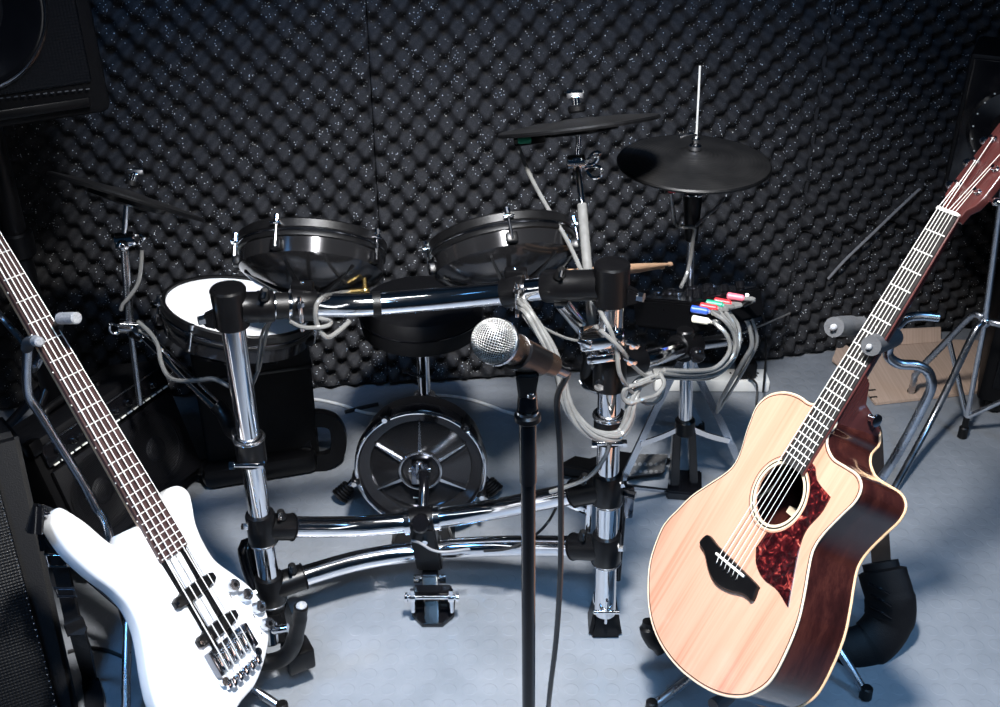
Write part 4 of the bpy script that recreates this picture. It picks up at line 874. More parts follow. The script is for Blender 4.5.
obj('handle', MB().lathe([(rb*.93, .010), (.0215, .016), (.0195, .022), (.0185, .05), (.0165, .09), (.0145, L), (.011, L+.002), (0, L+.002)], MM, 40), 'mic_body', g)
obj('handle_ring', MB().torus(.0187, .0009, frame(md, o=mc+md*.05), 40, 8), 'satin_chrome', g)
obj('connector', MB().cyl(mc+md*(L), mc+md*(L+.035), .0095, seg=20, bev=.002), 'dark_chrome', g)
st = thing('microphone_stand', 'straight black microphone stand in front of the drum rack, with a cable hanging beside it', 'microphone stand', G(531, 790))
cp = mc+md*.075
py_ = cp.y
def sp_(py, dx=0): return A(527.5+(py-400)*.0085+dx, py, py_)
obj('clip', MB().lathe([(.0185, -.026), (.0225, -.026), (.021, .026), (.0175, .026)], frame(md, (0, 0, -1), cp), 32, -PI*.72, PI*.72).hexa([cp+Vector(v) for v in ((-.010, -.012, -.055), (.010, -.012, -.055), (.010, .012, -.055), (-.010, .012, -.055), (-.014, -.018, -.018), (.014, -.018, -.018), (.014, .018, -.018), (-.014, .018, -.018))], .003), 'black_plastic', st)
kn_ = sp_(396)
obj('swivel', MB().cyl(sp_(410), sp_(384), .0130, .0105, 24, .004), 'black_gloss', st)
obj('swivel_screw', MB().cyl(kn_+Vector((.004, -.010, .008)), kn_+Vector((.004, -.015, .008)), .005, seg=16, bev=.002), 'chrome', st)
obj('collar_ring', MB().cyl(sp_(412.5), sp_(410), .0135, seg=28), 'chrome', st)
obj('collar', MB().cyl(sp_(421), sp_(412.5), .0165, seg=28, bev=.003), 'black_plastic', st)
obj('upper_tube', MB().cyl(sp_(482), sp_(421), .0108, seg=24, bev=.001), 'black_gloss', st)
base_ = Vector((sp_(700).x+.004, py_, .02))
obj('lower_tube', MB().cyl(base_, sp_(482), .0094, seg=24), 'black_gloss', st)
obj('base', MB().lathe([(0, .03), (.02, .03), (.03, .022), (.12, .014), (.125, .006), (.124, 0), (0, 0)], Matrix.Translation((base_.x, base_.y, 0)), 48), 'black_plastic', st)
tip = mc+md*(L+.036)
cable('microphone_cable', [tip-md*.01, tip+Vector((.004, .012, -.012)), A(557, 400, 1.20), A(560, 450, 1.19), A(561, 520, 1.19), A(560, 580, 1.20), A(556, 640, 1.23), A(549, 700, 1.28), G(544, 760, .01)], .0042, 'cable_black', 'black cable hanging from the microphone beside its stand')

# ================================================================ GUITAR STANDS
def atA(l): return [A(*q) for q in l]
# acoustic guitar stand
gp = W(GA, 0, .47, 0); YN = gp.y
st = thing('guitar_stand', 'steel tube guitar stand with grey foam grips holding the acoustic guitar', 'guitar stand', G(770, 690))
hub = A(800, 610, 1.66)
obj('yoke_tube', MB().tube(atA([(845, 326, YN+.05), (872, 330, YN+.07), (895, 327, YN+.06), (906, 318.5, YN+.06), (920, 316, YN+.06), (938, 317.5, YN+.06)]), .0075, 16, 8), 'gunmetal_tube', st)
obj('grip', MB().tube(atA([(834, 327, YN-.01), (846, 326, YN+.03), (862, 325, YN+.05)]), [.016, .0165, .014], 18, 6), 'grey_foam_grip', st)
obj('grip', MB().tube(atA([(871, 346, YN-.05), (880, 342.5, YN-.01), (893, 337, YN+.04)]), [.0155, .0165, .0165], 18, 6), 'grey_foam_grip', st)
obj('grip_cap', MB().sphere(A(869, 347, YN-.052), .0055, None, 12, (1, .6, 1)), 'grey_cap', st)
obj('grip_cap', MB().sphere(A(833.5, 327.5, YN-.015), .0060, None, 12, (1, .6, 1)), 'grey_cap', st)
obj('bent_tube', MB().tube(atA([(892, 338, YN+.04), (888, 350, YN+.05), (890, 358, YN+.05), (900, 364, YN+.05), (917, 365.5, YN+.05), (928, 372, YN+.05), (931.5, 386, YN+.05), (923, 406, YN+.06), (905, 440, YN+.08), (884, 475, YN+.09), (850, 520, 1.66), (800, 610, 1.66)]), .0085, 18, 8), 'gunmetal_tube', st)
obj('hub', MB().cyl(hub+Vector((0, 0, -.03)), hub+Vector((0, 0, .04)), .02, seg=24, bev=.004), 'black_plastic', st)
for a, b in (((690, 632, 1.62), (651, 712)), ((846, 640, 1.60), (865, 698)), ((800, 560, 1.9), (815, 500))):
    e = G(*b); m_ = A(*a)
    l = obj('leg', MB().tube([hub, hub.lerp(e+Vector((0, 0, .012)), .5)+Vector((0, 0, .02)), e+Vector((0, 0, .012))], .0085, 14, 6), 'gunmetal_tube', st)
    obj('rubber_foot', MB().cyl(e+Vector((0, 0, .0)), e+Vector((0, 0, .03)), .0125, .0115, 14, .003), 'black_rubber', l)
# lower cradle arms under the body, measured from the body's lower edge
lowL = W(GA, -.185, -.10, -.055); lowR = W(GA, .10, -.195, -.055)
e1 = A(651, 626, lowL.y+.01)
cr_ = obj('cradle', MB().tube([hub, hub.lerp(e1, .5)+Vector((0, -.03, -.02)), e1+Vector((.02, 0, -.035)), e1], .0095, 14, 6), 'black_gloss', st)
obj('cradle_pad', MB().tube([e1+Vector((.022, -.02, -.045)), e1+Vector((-.002, -.005, -.012)), e1+Vector((-.004, 0, .012))], [.014, .018, .013], 16, 6), 'black_rubber', st)
e2 = A(722, 706, 1.335)
obj('cradle_pad', MB().tube([e2+Vector((-.015, 0, .0)), e2+Vector((.02, .03, .0)), e2+Vector((.05, .10, .02))], .013, 14, 5), 'grey_foam_grip', st)
obj('cradle', MB().tube([hub, e2+Vector((.05, .12, .0)), e2+Vector((.02, .04, .0))], .009, 14, 6), 'black_gloss', st)
# strap of the acoustic guitar
gs = thing('guitar_strap', 'brown leather guitar strap with a folded black padded end lying behind the acoustic guitar', 'guitar strap', G(880, 655))
obj('leather_band', MB().ribbon(atA([(864, 420, 1.60), (871, 432, 1.66), (874, 470, 1.72), (879, 530, 1.74), (882, 572, 1.74)]), .038, .004, (1, -.1, -.1), 8), 'brown_strap', gs)
obj('padded_end', MB().tube(atA([(880, 562, 1.72), (884, 578, 1.70), (890, 600, 1.675), (888, 622, 1.66), (872, 642, 1.64), (850, 650, 1.63), (832, 650, 1.64)]), [.036, .048, .050, .048, .044, .036], 20, 8, flat=.5, upv=(-.3, -1, .3)), 'black_vinyl', gs)
for k, (px, py) in enumerate(((879, 585), (881, 597), (881, 609))): obj('stitched_fold', MB().tube(atA([(px-10, py-2, 1.66), (px, py+3, 1.645), (px+10, py+9, 1.64)]), .003, 8, 4), 'black_gloss', gs)
# bass stand
bpN = W(GB, 0, .66, 0); YB = bpN.y
st = thing('guitar_stand', 'steel tube guitar stand with foam-tipped prongs holding the white bass', 'guitar stand', G(130, 690))
hub = A(128, 612, 1.60)
obj('upright_tube', MB().tube(atA([(29, 342, YB+.02), (27.5, 352, YB+.02), (28, 392, YB+.03), (42, 417, YB+.03), (80, 478, YB+.02), (95, 506, YB+.01), (103, 518, YB), (109, 536, YB-.02), (118, 575, 1.63), (128, 612, 1.60)]), .0088, 18, 8), 'satin_chrome', st)
obj('prong', MB().tube(atA([(27, 348, YB+.02), (29, 342, YB), (36, 341, YB-.03)]), .0105, 16, 6), 'grey_foam_grip', st)
obj('prong_cap', MB().cyl(A(34, 340.5, YB-.02), A(40, 342, YB-.05), .0105, .0085, 16, .003), 'grey_cap', st)
obj('prong', MB().tube(atA([(46, 346, YB+.05), (56, 333, YB+.04), (60, 319, YB)]), .0085, 16, 6), 'black_rubber', st)
obj('prong_cap', MB().cyl(A(60, 318.5, YB), A(77, 318, YB-.03), .0105, .0105, 18, .002), 'grey_cap', st)
obj('yoke_tube', MB().tube(atA([(29, 370, YB+.04), (36, 366, YB+.07), (46, 346, YB+.06)]), .0075, 14, 6), 'gunmetal_tube', st)
obj('yoke_tube', MB().tube(atA([(-12, 300, YB+.1), (4, 320, YB+.1), (20, 338, YB+.06), (29, 352, YB+.03)]), .006, 12, 6), 'gunmetal_tube', st)
obj('support_arm', MB().cyl(hub, A(36, 532, 1.66), .0080, seg=16), 'dark_chrome', st)
obj('hub', MB().cyl(hub-Vector((0, 0, .025)), hub+Vector((0, 0, .03)), .017, seg=22, bev=.003), 'black_plastic', st)
for b in ((127, 735), (166, 695), (283, 712)):
    e = G(*b)
    l = obj('leg', MB().tube([hub, hub.lerp(e, .5)+Vector((0, 0, .012)), e+Vector((0, 0, .01))], .0085, 14, 6), 'gunmetal_tube', st)
    obj('rubber_foot', MB().cyl(e, e+Vector((0, 0, .025)), .0125, .0115, 14, .003), 'black_rubber', l)
h0 = A(270, 662, 1.53)
ck = obj('cradle', MB().tube([hub, A(200, 655, 1.62), A(245, 664, 1.56), h0], .009, 14, 6), 'black_gloss', st)
obj('cradle_hook', MB().tube(atA([(256, 661, 1.53), (270, 662, 1.53), (284, 657, 1.53), (293, 645, 1.53), (298, 625, 1.53), (301, 607, 1.53)]), [.0165, .0165, .0165, .0165, .015, .0135], 20, 8), 'black_rubber', st)
obj('hook_cap', MB().sphere(A(301.5, 605.5, 1.53), .0105, None, 14, (1, 1, .5)), 'grey_cap', st)
obj('hook_block', MB().box((0, 0, 0), (.055, .05, .05), Matrix.Translation(A(298, 655, 1.56)) @ Matrix.Rotation(.5, 4, 'Z'), .006), 'black_plastic', st)
obj('hook_bracket', MB().cyl(A(270, 622, 1.56), A(272, 645, 1.54), .013, seg=16, bev=.003).cyl(A(262, 632, 1.55), A(288, 628, 1.55), .009, seg=12), 'chrome', st)
# bass strap
gs = thing('guitar_strap', 'black guitar strap hanging from the pointed horn of the white bass', 'guitar strap', G(88, 715))
hp = W(GB, *loc(GB, 50, 512), -.02)
obj('end_tab', MB().ribbon([hp+Vector((.012, -.03, .012)), hp+Vector((-.006, -.025, .01)), hp+Vector((-.02, .0, -.004)), hp+Vector((-.012, .03, -.04)), A(54, 548, hp.y+.02)], .045, .006, (.3, .4, .8), 8), 'black_gloss', gs)
obj('webbing', MB().ribbon([A(52, 540, hp.y+.015), A(59, 560, hp.y+.01), A(66, 590, hp.y-.01), A(73, 620, hp.y-.03), A(80, 640, hp.y-.06), G(88, 672, .03), G(94, 700, .006), G(96, 740, .006)], .034, .005, (1, -.4, 0), 8), 'black_vinyl', gs)
bk = A(57, 559, hp.y-.005)
obj('buckle', MB().tube([bk+Vector(v) for v in ((-.016, -.004, .014), (.016, -.004, .014), (.018, -.004, -.012), (-.014, -.004, -.012))], .0028, 8, 0, True), 'chrome', gs)
obj('buckle', MB().tube([A(66, 592, hp.y-.03)+Vector(v) for v in ((-.016, -.004, .012), (.016, -.004, .012), (.018, -.004, -.006), (-.014, -.004, -.006))], .0026, 8, 0, True), 'dark_chrome', gs)
# chrome tripod stand by the cardboard
jn = P(985, 322, 2.30); ht = P(967, 417, 2.31); hf = G(966, 437)
st = thing('tripod_stand', 'bare chrome tripod stand with bent tube legs straddling the flattened cardboard', 'stand', hf)
obj('pole', MB().cyl(jn, P(1012, 120, 2.30), .0085, seg=18), 'satin_chrome', st)
obj('junction', MB().sphere(jn, .016, None, 14), 'satin_chrome', st)
ls = [[jn, P(979, 315, 2.31), P(970, 317, 2.33), P(945, 343, 2.40), P(918, 371, 2.47), P(914, 380, 2.48), G(911, 393, .006)],
      [jn, P(975, 331, 2.28), P(949, 385, 2.25), P(925, 432, 2.20), G(890, 496, .006)],
      [jn, P(1000, 324, 2.28), P(1030, 335, 2.25), P(1050, 400, 2.2), G(1055, 450, .006)]]
for l_ in ls:
    l = obj('leg', MB().tube(l_, .0090, 16, 8), 'gunmetal_tube', st)
    e = l_[-1]; obj('rubber_foot', MB().cyl(Vector((e.x, e.y, 0)), Vector((e.x, e.y, .02)), .0125, .011, 14, .003), 'black_rubber', l)
obj('brace', MB().cyl(P(949, 340, 2.39), ht, .0068, seg=14), 'satin_chrome', st)
obj('brace', MB().cyl(jn, ht, .0068, seg=14), 'satin_chrome', st)
obj('brace', MB().cyl(ht, P(1030, 388, 2.25), .0068, seg=14), 'satin_chrome', st)
obj('centre_foot', MB().cyl(Vector((ht.x, ht.y, 0)), ht, .008, .008, 14).cyl(Vector((ht.x, ht.y, 0)), Vector((ht.x, ht.y, .035)), .0125, seg=14, bev=.003), 'black_rubber', st)

# ================================================================ SPEAKERS AND AMPLIFIERS
def cab(pts, bev=.008): return MB().hexa(pts, bev)
def local_frame(o, x, z):
    """x along the front's width, z up the front; returns matrix with -y out of the front"""
    x = Vector(x).normalized(); z = Vector(z); z = (z-x*z.dot(x)).normalized(); y = z.cross(x)
    M = Matrix((x, y, z)).transposed().to_4x4(); M.translation = Vector(o); return M
# small amplifier, front bottom corner G(205,487)
b_r = G(203, 488); t_r = A(163, 384, 2.15*K); b_l0 = t_r
tl_ = A(40, 470, 1.80*K)
xv = (t_r-tl_); Wd = xv.length
zv = t_r-b_r; Hh = zv.length
xh = xv.normalized(); zh = (zv-xh*zv.dot(xh)).normalized()
b_r = t_r-zh*Hh*1.0
M = local_frame(tl_-zh*Hh, xh, zh)         # front lower-left corner
minz = min((M @ Vector((x, y, 0))).z for x in (0, Wd) for y in (0, .17))
M = Matrix.Translation((0, 0, -minz+.004)) @ M
g = thing('guitar_amplifier', 'small black guitar amplifier with a row of knobs standing behind the bass neck', 'amplifier', M)
D_ = .17
obj('cabinet', MB().box((Wd/2, D_/2+.004, Hh/2), (Wd+.02, D_, Hh+.02), M, .012), 'black_vinyl', g)
obj('grille', MB().box((Wd/2, -.004, Hh*.40), (Wd*.96, .012, Hh*.74), M, .003), 'woven_grille', g)
Ms = M @ Matrix.Translation((Wd*.70, -.011, Hh*.42)) @ Matrix.Rotation(PI/2, 4, 'X')
obj('speaker_ring', MB().lathe([(.085, 0), (.088, .004), (.078, .005), (.07, .001), (.03, -.0), (.022, .006), (0, .010)], Ms, 48), 'woven_grille', g)
obj('speaker_ring', MB().lathe([(.085, 0), (.088, .004), (.078, .005), (.07, .001), (.03, -.0), (.022, .006), (0, .010)], M @ Matrix.Translation((Wd*.25, -.011, Hh*.42)) @ Matrix.Rotation(PI/2, 4, 'X'), 48), 'woven_grille', g)
cp_ = obj('control_panel', MB().box((Wd/2, -.004, Hh*.90), (Wd*.97, .012, Hh*.17), M, .002), 'black_gloss', g)
obj('panel_trim', MB().box((Wd/2, -.012, Hh*.985), (Wd*.90, .003, .0035), M), 'satin_chrome', cp_)
for k in range(18): obj('trim_dash', MB().box((Wd*(.06+.052*k), -.012, Hh*.815), (Wd*.036, .003, .0032), M), 'bone_white', cp_)
for k in range(8):
    c = M @ Vector((Wd*(.10+.108*k), -.010, Hh*.90)); d = -(M.to_3x3() @ Vector((0, 1, 0)))
    kn = obj('knob', MB().cyl(c, c+d*.014, .0105, .0085, 18, .002), 'black_gloss', cp_)
    obj('pointer', MB().cyl(c+d*.0142, c+d*.0150, .0035, seg=10), 'chrome', kn)
obj('handle', MB().tube([M @ Vector(v) for v in ((Wd*.3, D_*.5, Hh+.008), (Wd*.33, D_*.5, Hh+.026), (Wd*.67, D_*.5, Hh+.026), (Wd*.7, D_*.5, Hh+.008))], .009, 12, 6), 'black_rubber', g)
for x in (0, Wd):
    for z in (0, Hh): obj('corner_protector', MB().box((x, .004, z), (.034, .03, .034), M, .008), 'black_plastic', g)
# floor monitor at the front corner
r0 = G(82, 722); r1 = A(20, 432, 1.70*K*.985)
xv = Vector((-.88, -.47, 0)).normalized(); Wm = .55
M = local_frame(r0+xv*Wm, -xv, r1-r0); Hm = (r1-r0).length
g = thing('floor_monitor', 'large black floor monitor speaker with perforated grille beside the white bass', 'speaker', M)
back = Vector((-.28*-1, 1, 0)); yv = Vector((.28, 1, 0)).normalized()*-1
inw = Vector((-xv.y, xv.x, 0)).normalized(); 
if inw.y < 0: inw = -inw
c0, c1_ = r0+xv*Wm, r0
u0, u1 = r1+xv*Wm, r1
bk0, bk1 = c0+inw*.42, c1_+inw*.42
tb0, tb1 = Vector((bk0.x, bk0.y, u0.z)), Vector((bk1.x, bk1.y, u1.z))
obj('cabinet', cab([c0, c1_, bk1, bk0, u0, u1, tb1, tb0], .012), 'black_vinyl', g)
obj('grille', MB().box((Wm*.49, -.006, Hm*.5), (Wm*.90, .012, Hm*.90), M, .004), 'perforated_grille', g)
Mg = M @ Matrix.Translation((Wm*.5, 0, 0))
for s in range(44): pass
m_ = MB()
for k in range(40): m_.sphere((Wm*.935, -.0135, Hm*(.06+.022*k)), .0016, M, 6)
obj('grille_edge', m_, 'satin_chrome', g)
obj('badge', MB().cyl(M @ Vector((Wm*.80, -.012, Hm*.42)), M @ Vector((Wm*.80, -.015, Hm*.42)), .007, seg=14), 'satin_chrome', g)
# tall pole speaker, upper corner
lr = P(113, 112, 2.0); xv = Vector((-.86, -.51, 0)); Ws, Hs_, Ds = .40, .62, .34
M = local_frame(lr+xv.normalized()*Ws, -xv, (-.05, .06, 1))
g = thing('loudspeaker', 'big black loudspeaker cabinet raised on a pole above the tilted ride pad', 'speaker', M)
obj('cabinet', MB().box((Ws/2, Ds/2, Hs_/2), (Ws, Ds, Hs_), M, .015), 'black_vinyl', g)
obj('baffle', MB().box((Ws/2, -.003, Hs_*.53), (Ws*.86, .012, Hs_*.86), M, .006), 'perforated_grille', g)
Mw = M @ Matrix.Translation((Ws*.42, -.010, Hs_*.36)) @ Matrix.Rotation(PI/2, 4, 'X')
wf = obj('woofer', MB().lathe([(.150, .0), (.152, .008), (.140, .012), (.130, .010), (.122, .004), (.05, -.004), (.045, .008), (0, .016)], Mw, 64), 'black_gloss', g)
obj('woofer_trim', MB().torus(.146, .0025, Mw @ Matrix.Translation((0, 0, .011)), 64, 8), 'dark_chrome', wf)
m_ = MB()
for k in range(26): m_.box((Ws*(.10+.032*k), -.010, Hs_*(.105-.0008*k)), (.007, .004, .0022), M)
obj('grille_slot', m_, 'satin_chrome', g)['label'] = 'row of small slots along the lower edge'
obj('port_strip', MB().box((Ws*.5, -.010, Hs_*.045), (Ws*.8, .006, .018), M, .002), 'black_plastic', g)
pc = M @ Vector((Ws*.5, Ds*.79, 0)); pb = Vector((pc.x, pc.y, .0))
st = thing('speaker_stand', 'thick black speaker pole stand rising behind the bass neck', 'speaker stand', pb)
obj('pole', MB().cyl(Vector((pb.x, pb.y, .12)), pc-Vector((0, 0, .002)), .026, .024, 24), 'black_plastic', st)
obj('collar', MB().cyl(Vector((pb.x, pb.y, .62)), Vector((pb.x, pb.y, .68)), .036, seg=24, bev=.005), 'black_plastic', st)
obj('top_cup', MB().cyl(pc-Vector((0, 0, .05)), pc-Vector((0, 0, .003)), .038, seg=24, bev=.004), 'black_plastic', st)
for a in (1.5, 3.0, 4.35):
    e = pb+Vector((math.cos(a)*.28, math.sin(a)*.28, .012)); obj('leg', MB().tube([Vector((pb.x, pb.y, .30)), e], .011, 12, 0), 'black_gloss', st)
# moulded case with loop handle behind the rack
kb = G(262, 478); 
x0 = G(211, 486); x1 = G(322, 468); xv = (x1-x0).normalized(); nv = Vector((-xv.y, xv.x, 0)); Lc = (x1-x0).length; hc2 = .37
g = thing('moulded_case', 'black moulded case with a round loop handle standing behind the white-faced pad', 'case', x0)
Mc = local_frame(x0, xv, (0, 0, 1))
obj('shell', MB().box((Lc*.5, .13, hc2/2+.004), (Lc, .24, hc2), Mc, .02), 'black_matte', g)
obj('lid_seam', MB().box((Lc*.5, .13, hc2*.80), (Lc+.006, .246, .012), Mc, .004), 'black_plastic', g)
hp_ = G(335, 448); hd_ = P(328, 438, 2.20)
ho = [(p.x, p.y) for p in spline([Vector((x, y, 0)) for x, y in ((-.07, .070), (-.015, .075), (.035, .058), (.058, .01), (.050, -.045), (.012, -.08), (-.04, -.09), (-.07, -.09))], 6, True)]
hi = [(p.x, p.y) for p in spline([Vector((x, y, 0)) for x, y in ((-.026, .028), (.014, .030), (.020, .0), (.014, -.034), (-.026, -.036))], 5, True)]
obj('loop_handle', MB().prism(ho, -.016, .016, local_frame(hd_+Vector((-.012, 0, 0)), (1, .1, 0), (0, .25, 1)) @ Matrix.Rotation(PI/2, 4, 'X'), holes=[hi]), 'black_plastic', g)
obj('skirt', MB().box((Lc*.45, .0, .035), (Lc*1.02, .06, .06), Mc, .02), 'black_plastic', g)
for px, py in ((219, 361), (223, 431)): q = P(px, py, 2.16); obj('stud_or_glint', MB().sphere(q, .010, None, 12), 'dark_chrome', g)
# black cabinet and small speaker at the far corner
c0 = P(972, 415, 2.41); c0.z = .011; xv = Vector((.92, -.39, 0)).normalized()
M = local_frame(c0, xv, (0, 0, 1)); Hc = P(965, 190, 2.41).z
g = thing('subwoofer', 'tall black cabinet standing behind the chrome tripod stand', 'speaker', M)
obj('cabinet', MB().box((.25, .20, Hc/2+.02), (.5, .4, Hc-.04), M, .012), 'black_vinyl', g)
obj('grille', MB().box((.25, -.004, Hc/2+.03), (.44, .012, Hc*.82), M, .004), 'perforated_grille', g)
for x in (.05, .45):
    for y in (.05, .35): obj('rubber_foot', MB().cyl(M @ Vector((x, y, 0)), M @ Vector((x, y, .025)), .02, .024, 16), 'black_rubber', g)
Mz = Matrix.Translation((0, 0, 0))
s0 = P(946, 168, 2.38); s0.z = Hc+.002
M = local_frame(s0, (.90, -.43, 0), (.03, .03, 1))
g = thing('loudspeaker', 'small black loudspeaker with ring of white dots imitating glints above the guitar headstock', 'speaker', M)
Hq = .335
obj('cabinet', MB().box((.14, .12, Hq/2), (.28, .22, Hq), M, .010), 'black_vinyl', g)
obj('baffle', MB().box((.14, .006, Hq/2), (.262, .012, Hq*.94), M, .004), 'black_gloss', g)
Mw = M @ Matrix.Translation((.125, -.001, Hq*.52)) @ Matrix.Rotation(PI/2, 4, 'X')
wf = obj('woofer', MB().lathe([(.098, 0), (.100, .005), (.092, .008), (.08, .004), (.03, -.004), (.028, .002), (0, .008)], Mw, 56), 'black_gloss', g)
obj('dome', MB().sphere((0, 0, .006), .012, Mw, 16, (1, 1, .5)), 'chrome', wf)
for k in range(22):
    a = 2*PI*k/22; obj('stud_or_glint', MB().sphere((.086*math.cos(a), .105*math.sin(a), .007), .0022, Mw, 8), 'white_plastic', wf)  # white dots stand in for light glinting off the perforated grille

# ================================================================ CARDBOARD, POWER STRIP
hB = [G(832, 362), G(858, 385), G(875, 406), G(960, 396.5), G(1040, 385), G(1040, 345), G(941, 342), G(896, 345.5)]
hB = [(p.x, p.y) for p in hB]
g = thing('cardboard_sheet', 'flattened brown cardboard box lying on the floor against the foam', 'cardboard', G(930, 380))
obj('sheet', MB().prism(hB, .002, .010), 'cardboard', g)
f1, f2 = G(896, 345, .012), G(941, 341.5, .012)
obj('flap', MB().hexa([f1, f2, f2+Vector((.0, .006, 0)), f1+Vector((.0, .006, 0)), f1+Vector((.0, .022, .040)), f2+Vector((0, .022, .036)), f2+Vector((0, .028, .036)), f1+Vector((0, .028, .040))]), 'cardboard', g)
obj('flap', MB().prism([(p.x, p.y) for p in (G(832, 361, .01), G(846, 372, .01), G(852, 352, .01), G(842, 343, .01), G(836, 350, .01))], .010, .017), 'cardboard', g)
for px, py in ((865, 380), (872, 390), (873.5, 397)):
    q = G(px, py, .0105); obj('slot', MB().box((0, 0, 0), (.022, .006, .0012), Matrix.Translation(q) @ Matrix.Rotation(.15, 4, 'Z')), 'black_matte', g)
ps0, ps1 = G(654, 392), G(769, 393)
xv = (ps1-ps0).normalized(); Lp = (ps1-ps0).length; M = local_frame(ps0, xv, (0, 0, 1))
g = thing('power_strip', 'white power strip lying on the floor behind the hi-hat stand', 'power strip', ps0)
obj('housing', MB().box((Lp/2, .035, .02), (Lp, .07, .038), M, .006), 'white_plastic', g)
for k in range(5):
    for dx, dy in ((-.007, .006), (.007, .006), (0, -.008)):
        obj('socket_slot', MB().box((.035+(Lp-.07)/4*k+dx, .036+dy, .0395), (.005, .007, .0015), M), 'black_matte', g)
mx_ = (A(742, 382, ps0.y+.05)-ps0).dot(xv)
ad_ = M @ Vector((mx_, .032, .040))
g = thing('power_adapter', 'black power adapter plugged into the white power strip', 'power adapter', ad_)
obj('housing', MB().box((0, 0, .026), (.050, .055, .05), Matrix.Translation(ad_) @ Matrix.Rotation(.1, 4, 'Z'), .006), 'black_plastic', g)
obj('strain_relief', MB().cyl(ad_+Vector((.0, -.026, .02)), ad_+Vector((.006, -.045, .014)), .005, seg=10), 'black_rubber', g)
cable('power_cable', [ad_+Vector((.006, -.04, .014)), ad_+Vector((.02, -.07, .006)), G(757, 410, .005), G(770, 425, .005), G(800, 440, .005)], .003, 'cable_black', 'thin black cable running from the power adapter toward the guitar')
cable('power_cable', [P(763, 392, 2.42), P(765, 370, 2.52), P(766, 350, 2.62), P(764, 320, 2.66), P(752, 292, 2.1)], .003, 'cable_black', 'thin black cable rising past the end of the power strip')

# ================================================================ CABLES
CB = 'cables of the drum kit'
j0 = Mc1 @ Vector((-Rc*.78, -.05, -.022))
cable('pad_cable', [j0, P(519, 148, 1.93), P(530, 175, 1.9), P(546, 205, 1.85), P(566, 238, 1.78), P(580, 268, 1.72), P(592, 296, 1.66), P(604, 318, 1.58), P(612, 334, 1.565), P(617, 352, 1.565), P(620, 374, 1.56), P(632, 392, 1.58), P(648, 404, 1.60), P(660, 398, 1.62), P(664, 385, 1.64)], .0042, 'cable_clear', 'clear sleeved cable running down from the green plug of the crash pad')
bpts = spline([P(520, 300, 1.66), P(527, 312, 1.60), P(540, 332, 1.58), P(552, 352, 1.57), P(560, 375, 1.56), P(565, 398, 1.55), P(575, 418, 1.545), P(590, 432, 1.54), P(607, 437, 1.545), P(621, 433, 1.56), P(629, 418, 1.57), P(632, 400, 1.58), P(638, 385, 1.60), P(652, 376, 1.62)], 8)
mb = MB()
for k in range(5):
    q = []
    for i, p in enumerate(bpts):
        t = (bpts[min(i+1, len(bpts)-1)]-bpts[max(i-1, 0)]).normalized(); F_ = frame(t, (0, 1, 0)); a = 2*PI*k/5+i*.075
        q.append(p+F_.to_3x3() @ Vector((math.cos(a)*.0066, math.sin(a)*.0066, 0)))
    mb.tube(q, .0044, 8, 0)
tag(obj('cable_bundle', mb, 'cable_clear'), 'thick clear cable bundle looping down from the top bar around the rack post', 'cable')
cable('pad_cable', [P(527, 306, 1.62), P(533, 320, 1.60), P(548, 330, 1.62), P(566, 338, 1.64), P(583, 342, 1.66)], .0028, 'cable_clear', 'thin cable stub reaching from the top bar to the angled tube')
cable('pad_cable', [P(600, 330, 1.56), P(620, 348, 1.56), P(630, 362, 1.58), P(640, 372, 1.60), P(652, 378, 1.62), P(662, 376, 1.64)], .004, 'cable_clear', 'short clear cable bent from the tube clamp to the cable bundle')
cable('pad_cable', [P(660, 374, 1.64), P(664, 384, 1.62), P(656, 395, 1.60), P(644, 399, 1.58), P(630, 403, 1.57), P(623, 397, 1.57), P(626, 388, 1.57), P(640, 384, 1.585), P(650, 380, 1.60)], .004, 'cable_clear', 'small clear cable loop hanging beside the rack post joint')
cable('pad_cable', [P(610, 443, 1.56), P(606, 455, 1.575), P(596, 470, 1.58), P(584, 480, 1.595), P(566, 487, 1.61), P(550, 492, 1.62)], .0042, 'cable_clear', 'clear cable leading from the bundle loop onto the upper crossbar')
for key, mids, lbl in (('b', [(712, 312, 1.82), (726, 322, 1.80), (735, 338, 1.80), (733, 355, 1.79), (722, 367, 1.77), (705, 373, 1.74), (682, 374, 1.70), (660, 373, 1.66)], 'clear cable leaving the blue plug of the module'),
                       ('w', [(714, 322, 1.81), (726, 334, 1.79), (730, 348, 1.785), (724, 360, 1.77), (712, 369, 1.75), (690, 371, 1.71), (664, 370, 1.67)], 'clear cable leaving the white plug of the module'),
                       ('r', [(720, 312, 1.84), (731, 326, 1.82), (737, 343, 1.81), (734, 358, 1.80), (722, 371, 1.78), (704, 377, 1.75), (680, 378, 1.71), (660, 377, 1.67)], 'clear cable leaving the dark red plug of the module'),
                       ('g', [(724, 309, 1.85), (734, 325, 1.83), (736, 345, 1.82), (729, 362, 1.80), (714, 373, 1.77), (694, 376, 1.73), (664, 374, 1.68)], 'clear cable leaving the green plug of the module'),
                       ('o', [(729, 310, 1.87), (738, 326, 1.86), (739, 344, 1.84), (733, 360, 1.82), (718, 374, 1.79), (700, 379, 1.76), (670, 376, 1.70)], 'clear cable leaving the red plug beside the pink one')):
    q, out = PL[key]
    cable('module_cable', [q-out*.006, q+out*.012]+[P(*m) for m in mids], .0044, 'cable_clear', lbl, CB)
q, out = PL['p']
cable('module_cable', [q-out*.006, q+out*.012, P(743, 308, 1.94), P(749, 326, 1.95), P(752, 344, 1.95), P(745, 358, 1.96), P(732, 380, 1.99), P(720, 402, 2.02), P(717, 412, 2.04)], .0050, 'cable_clear', 'clear cable leaving the pink plug and dropping to the hi-hat stand leg', CB)
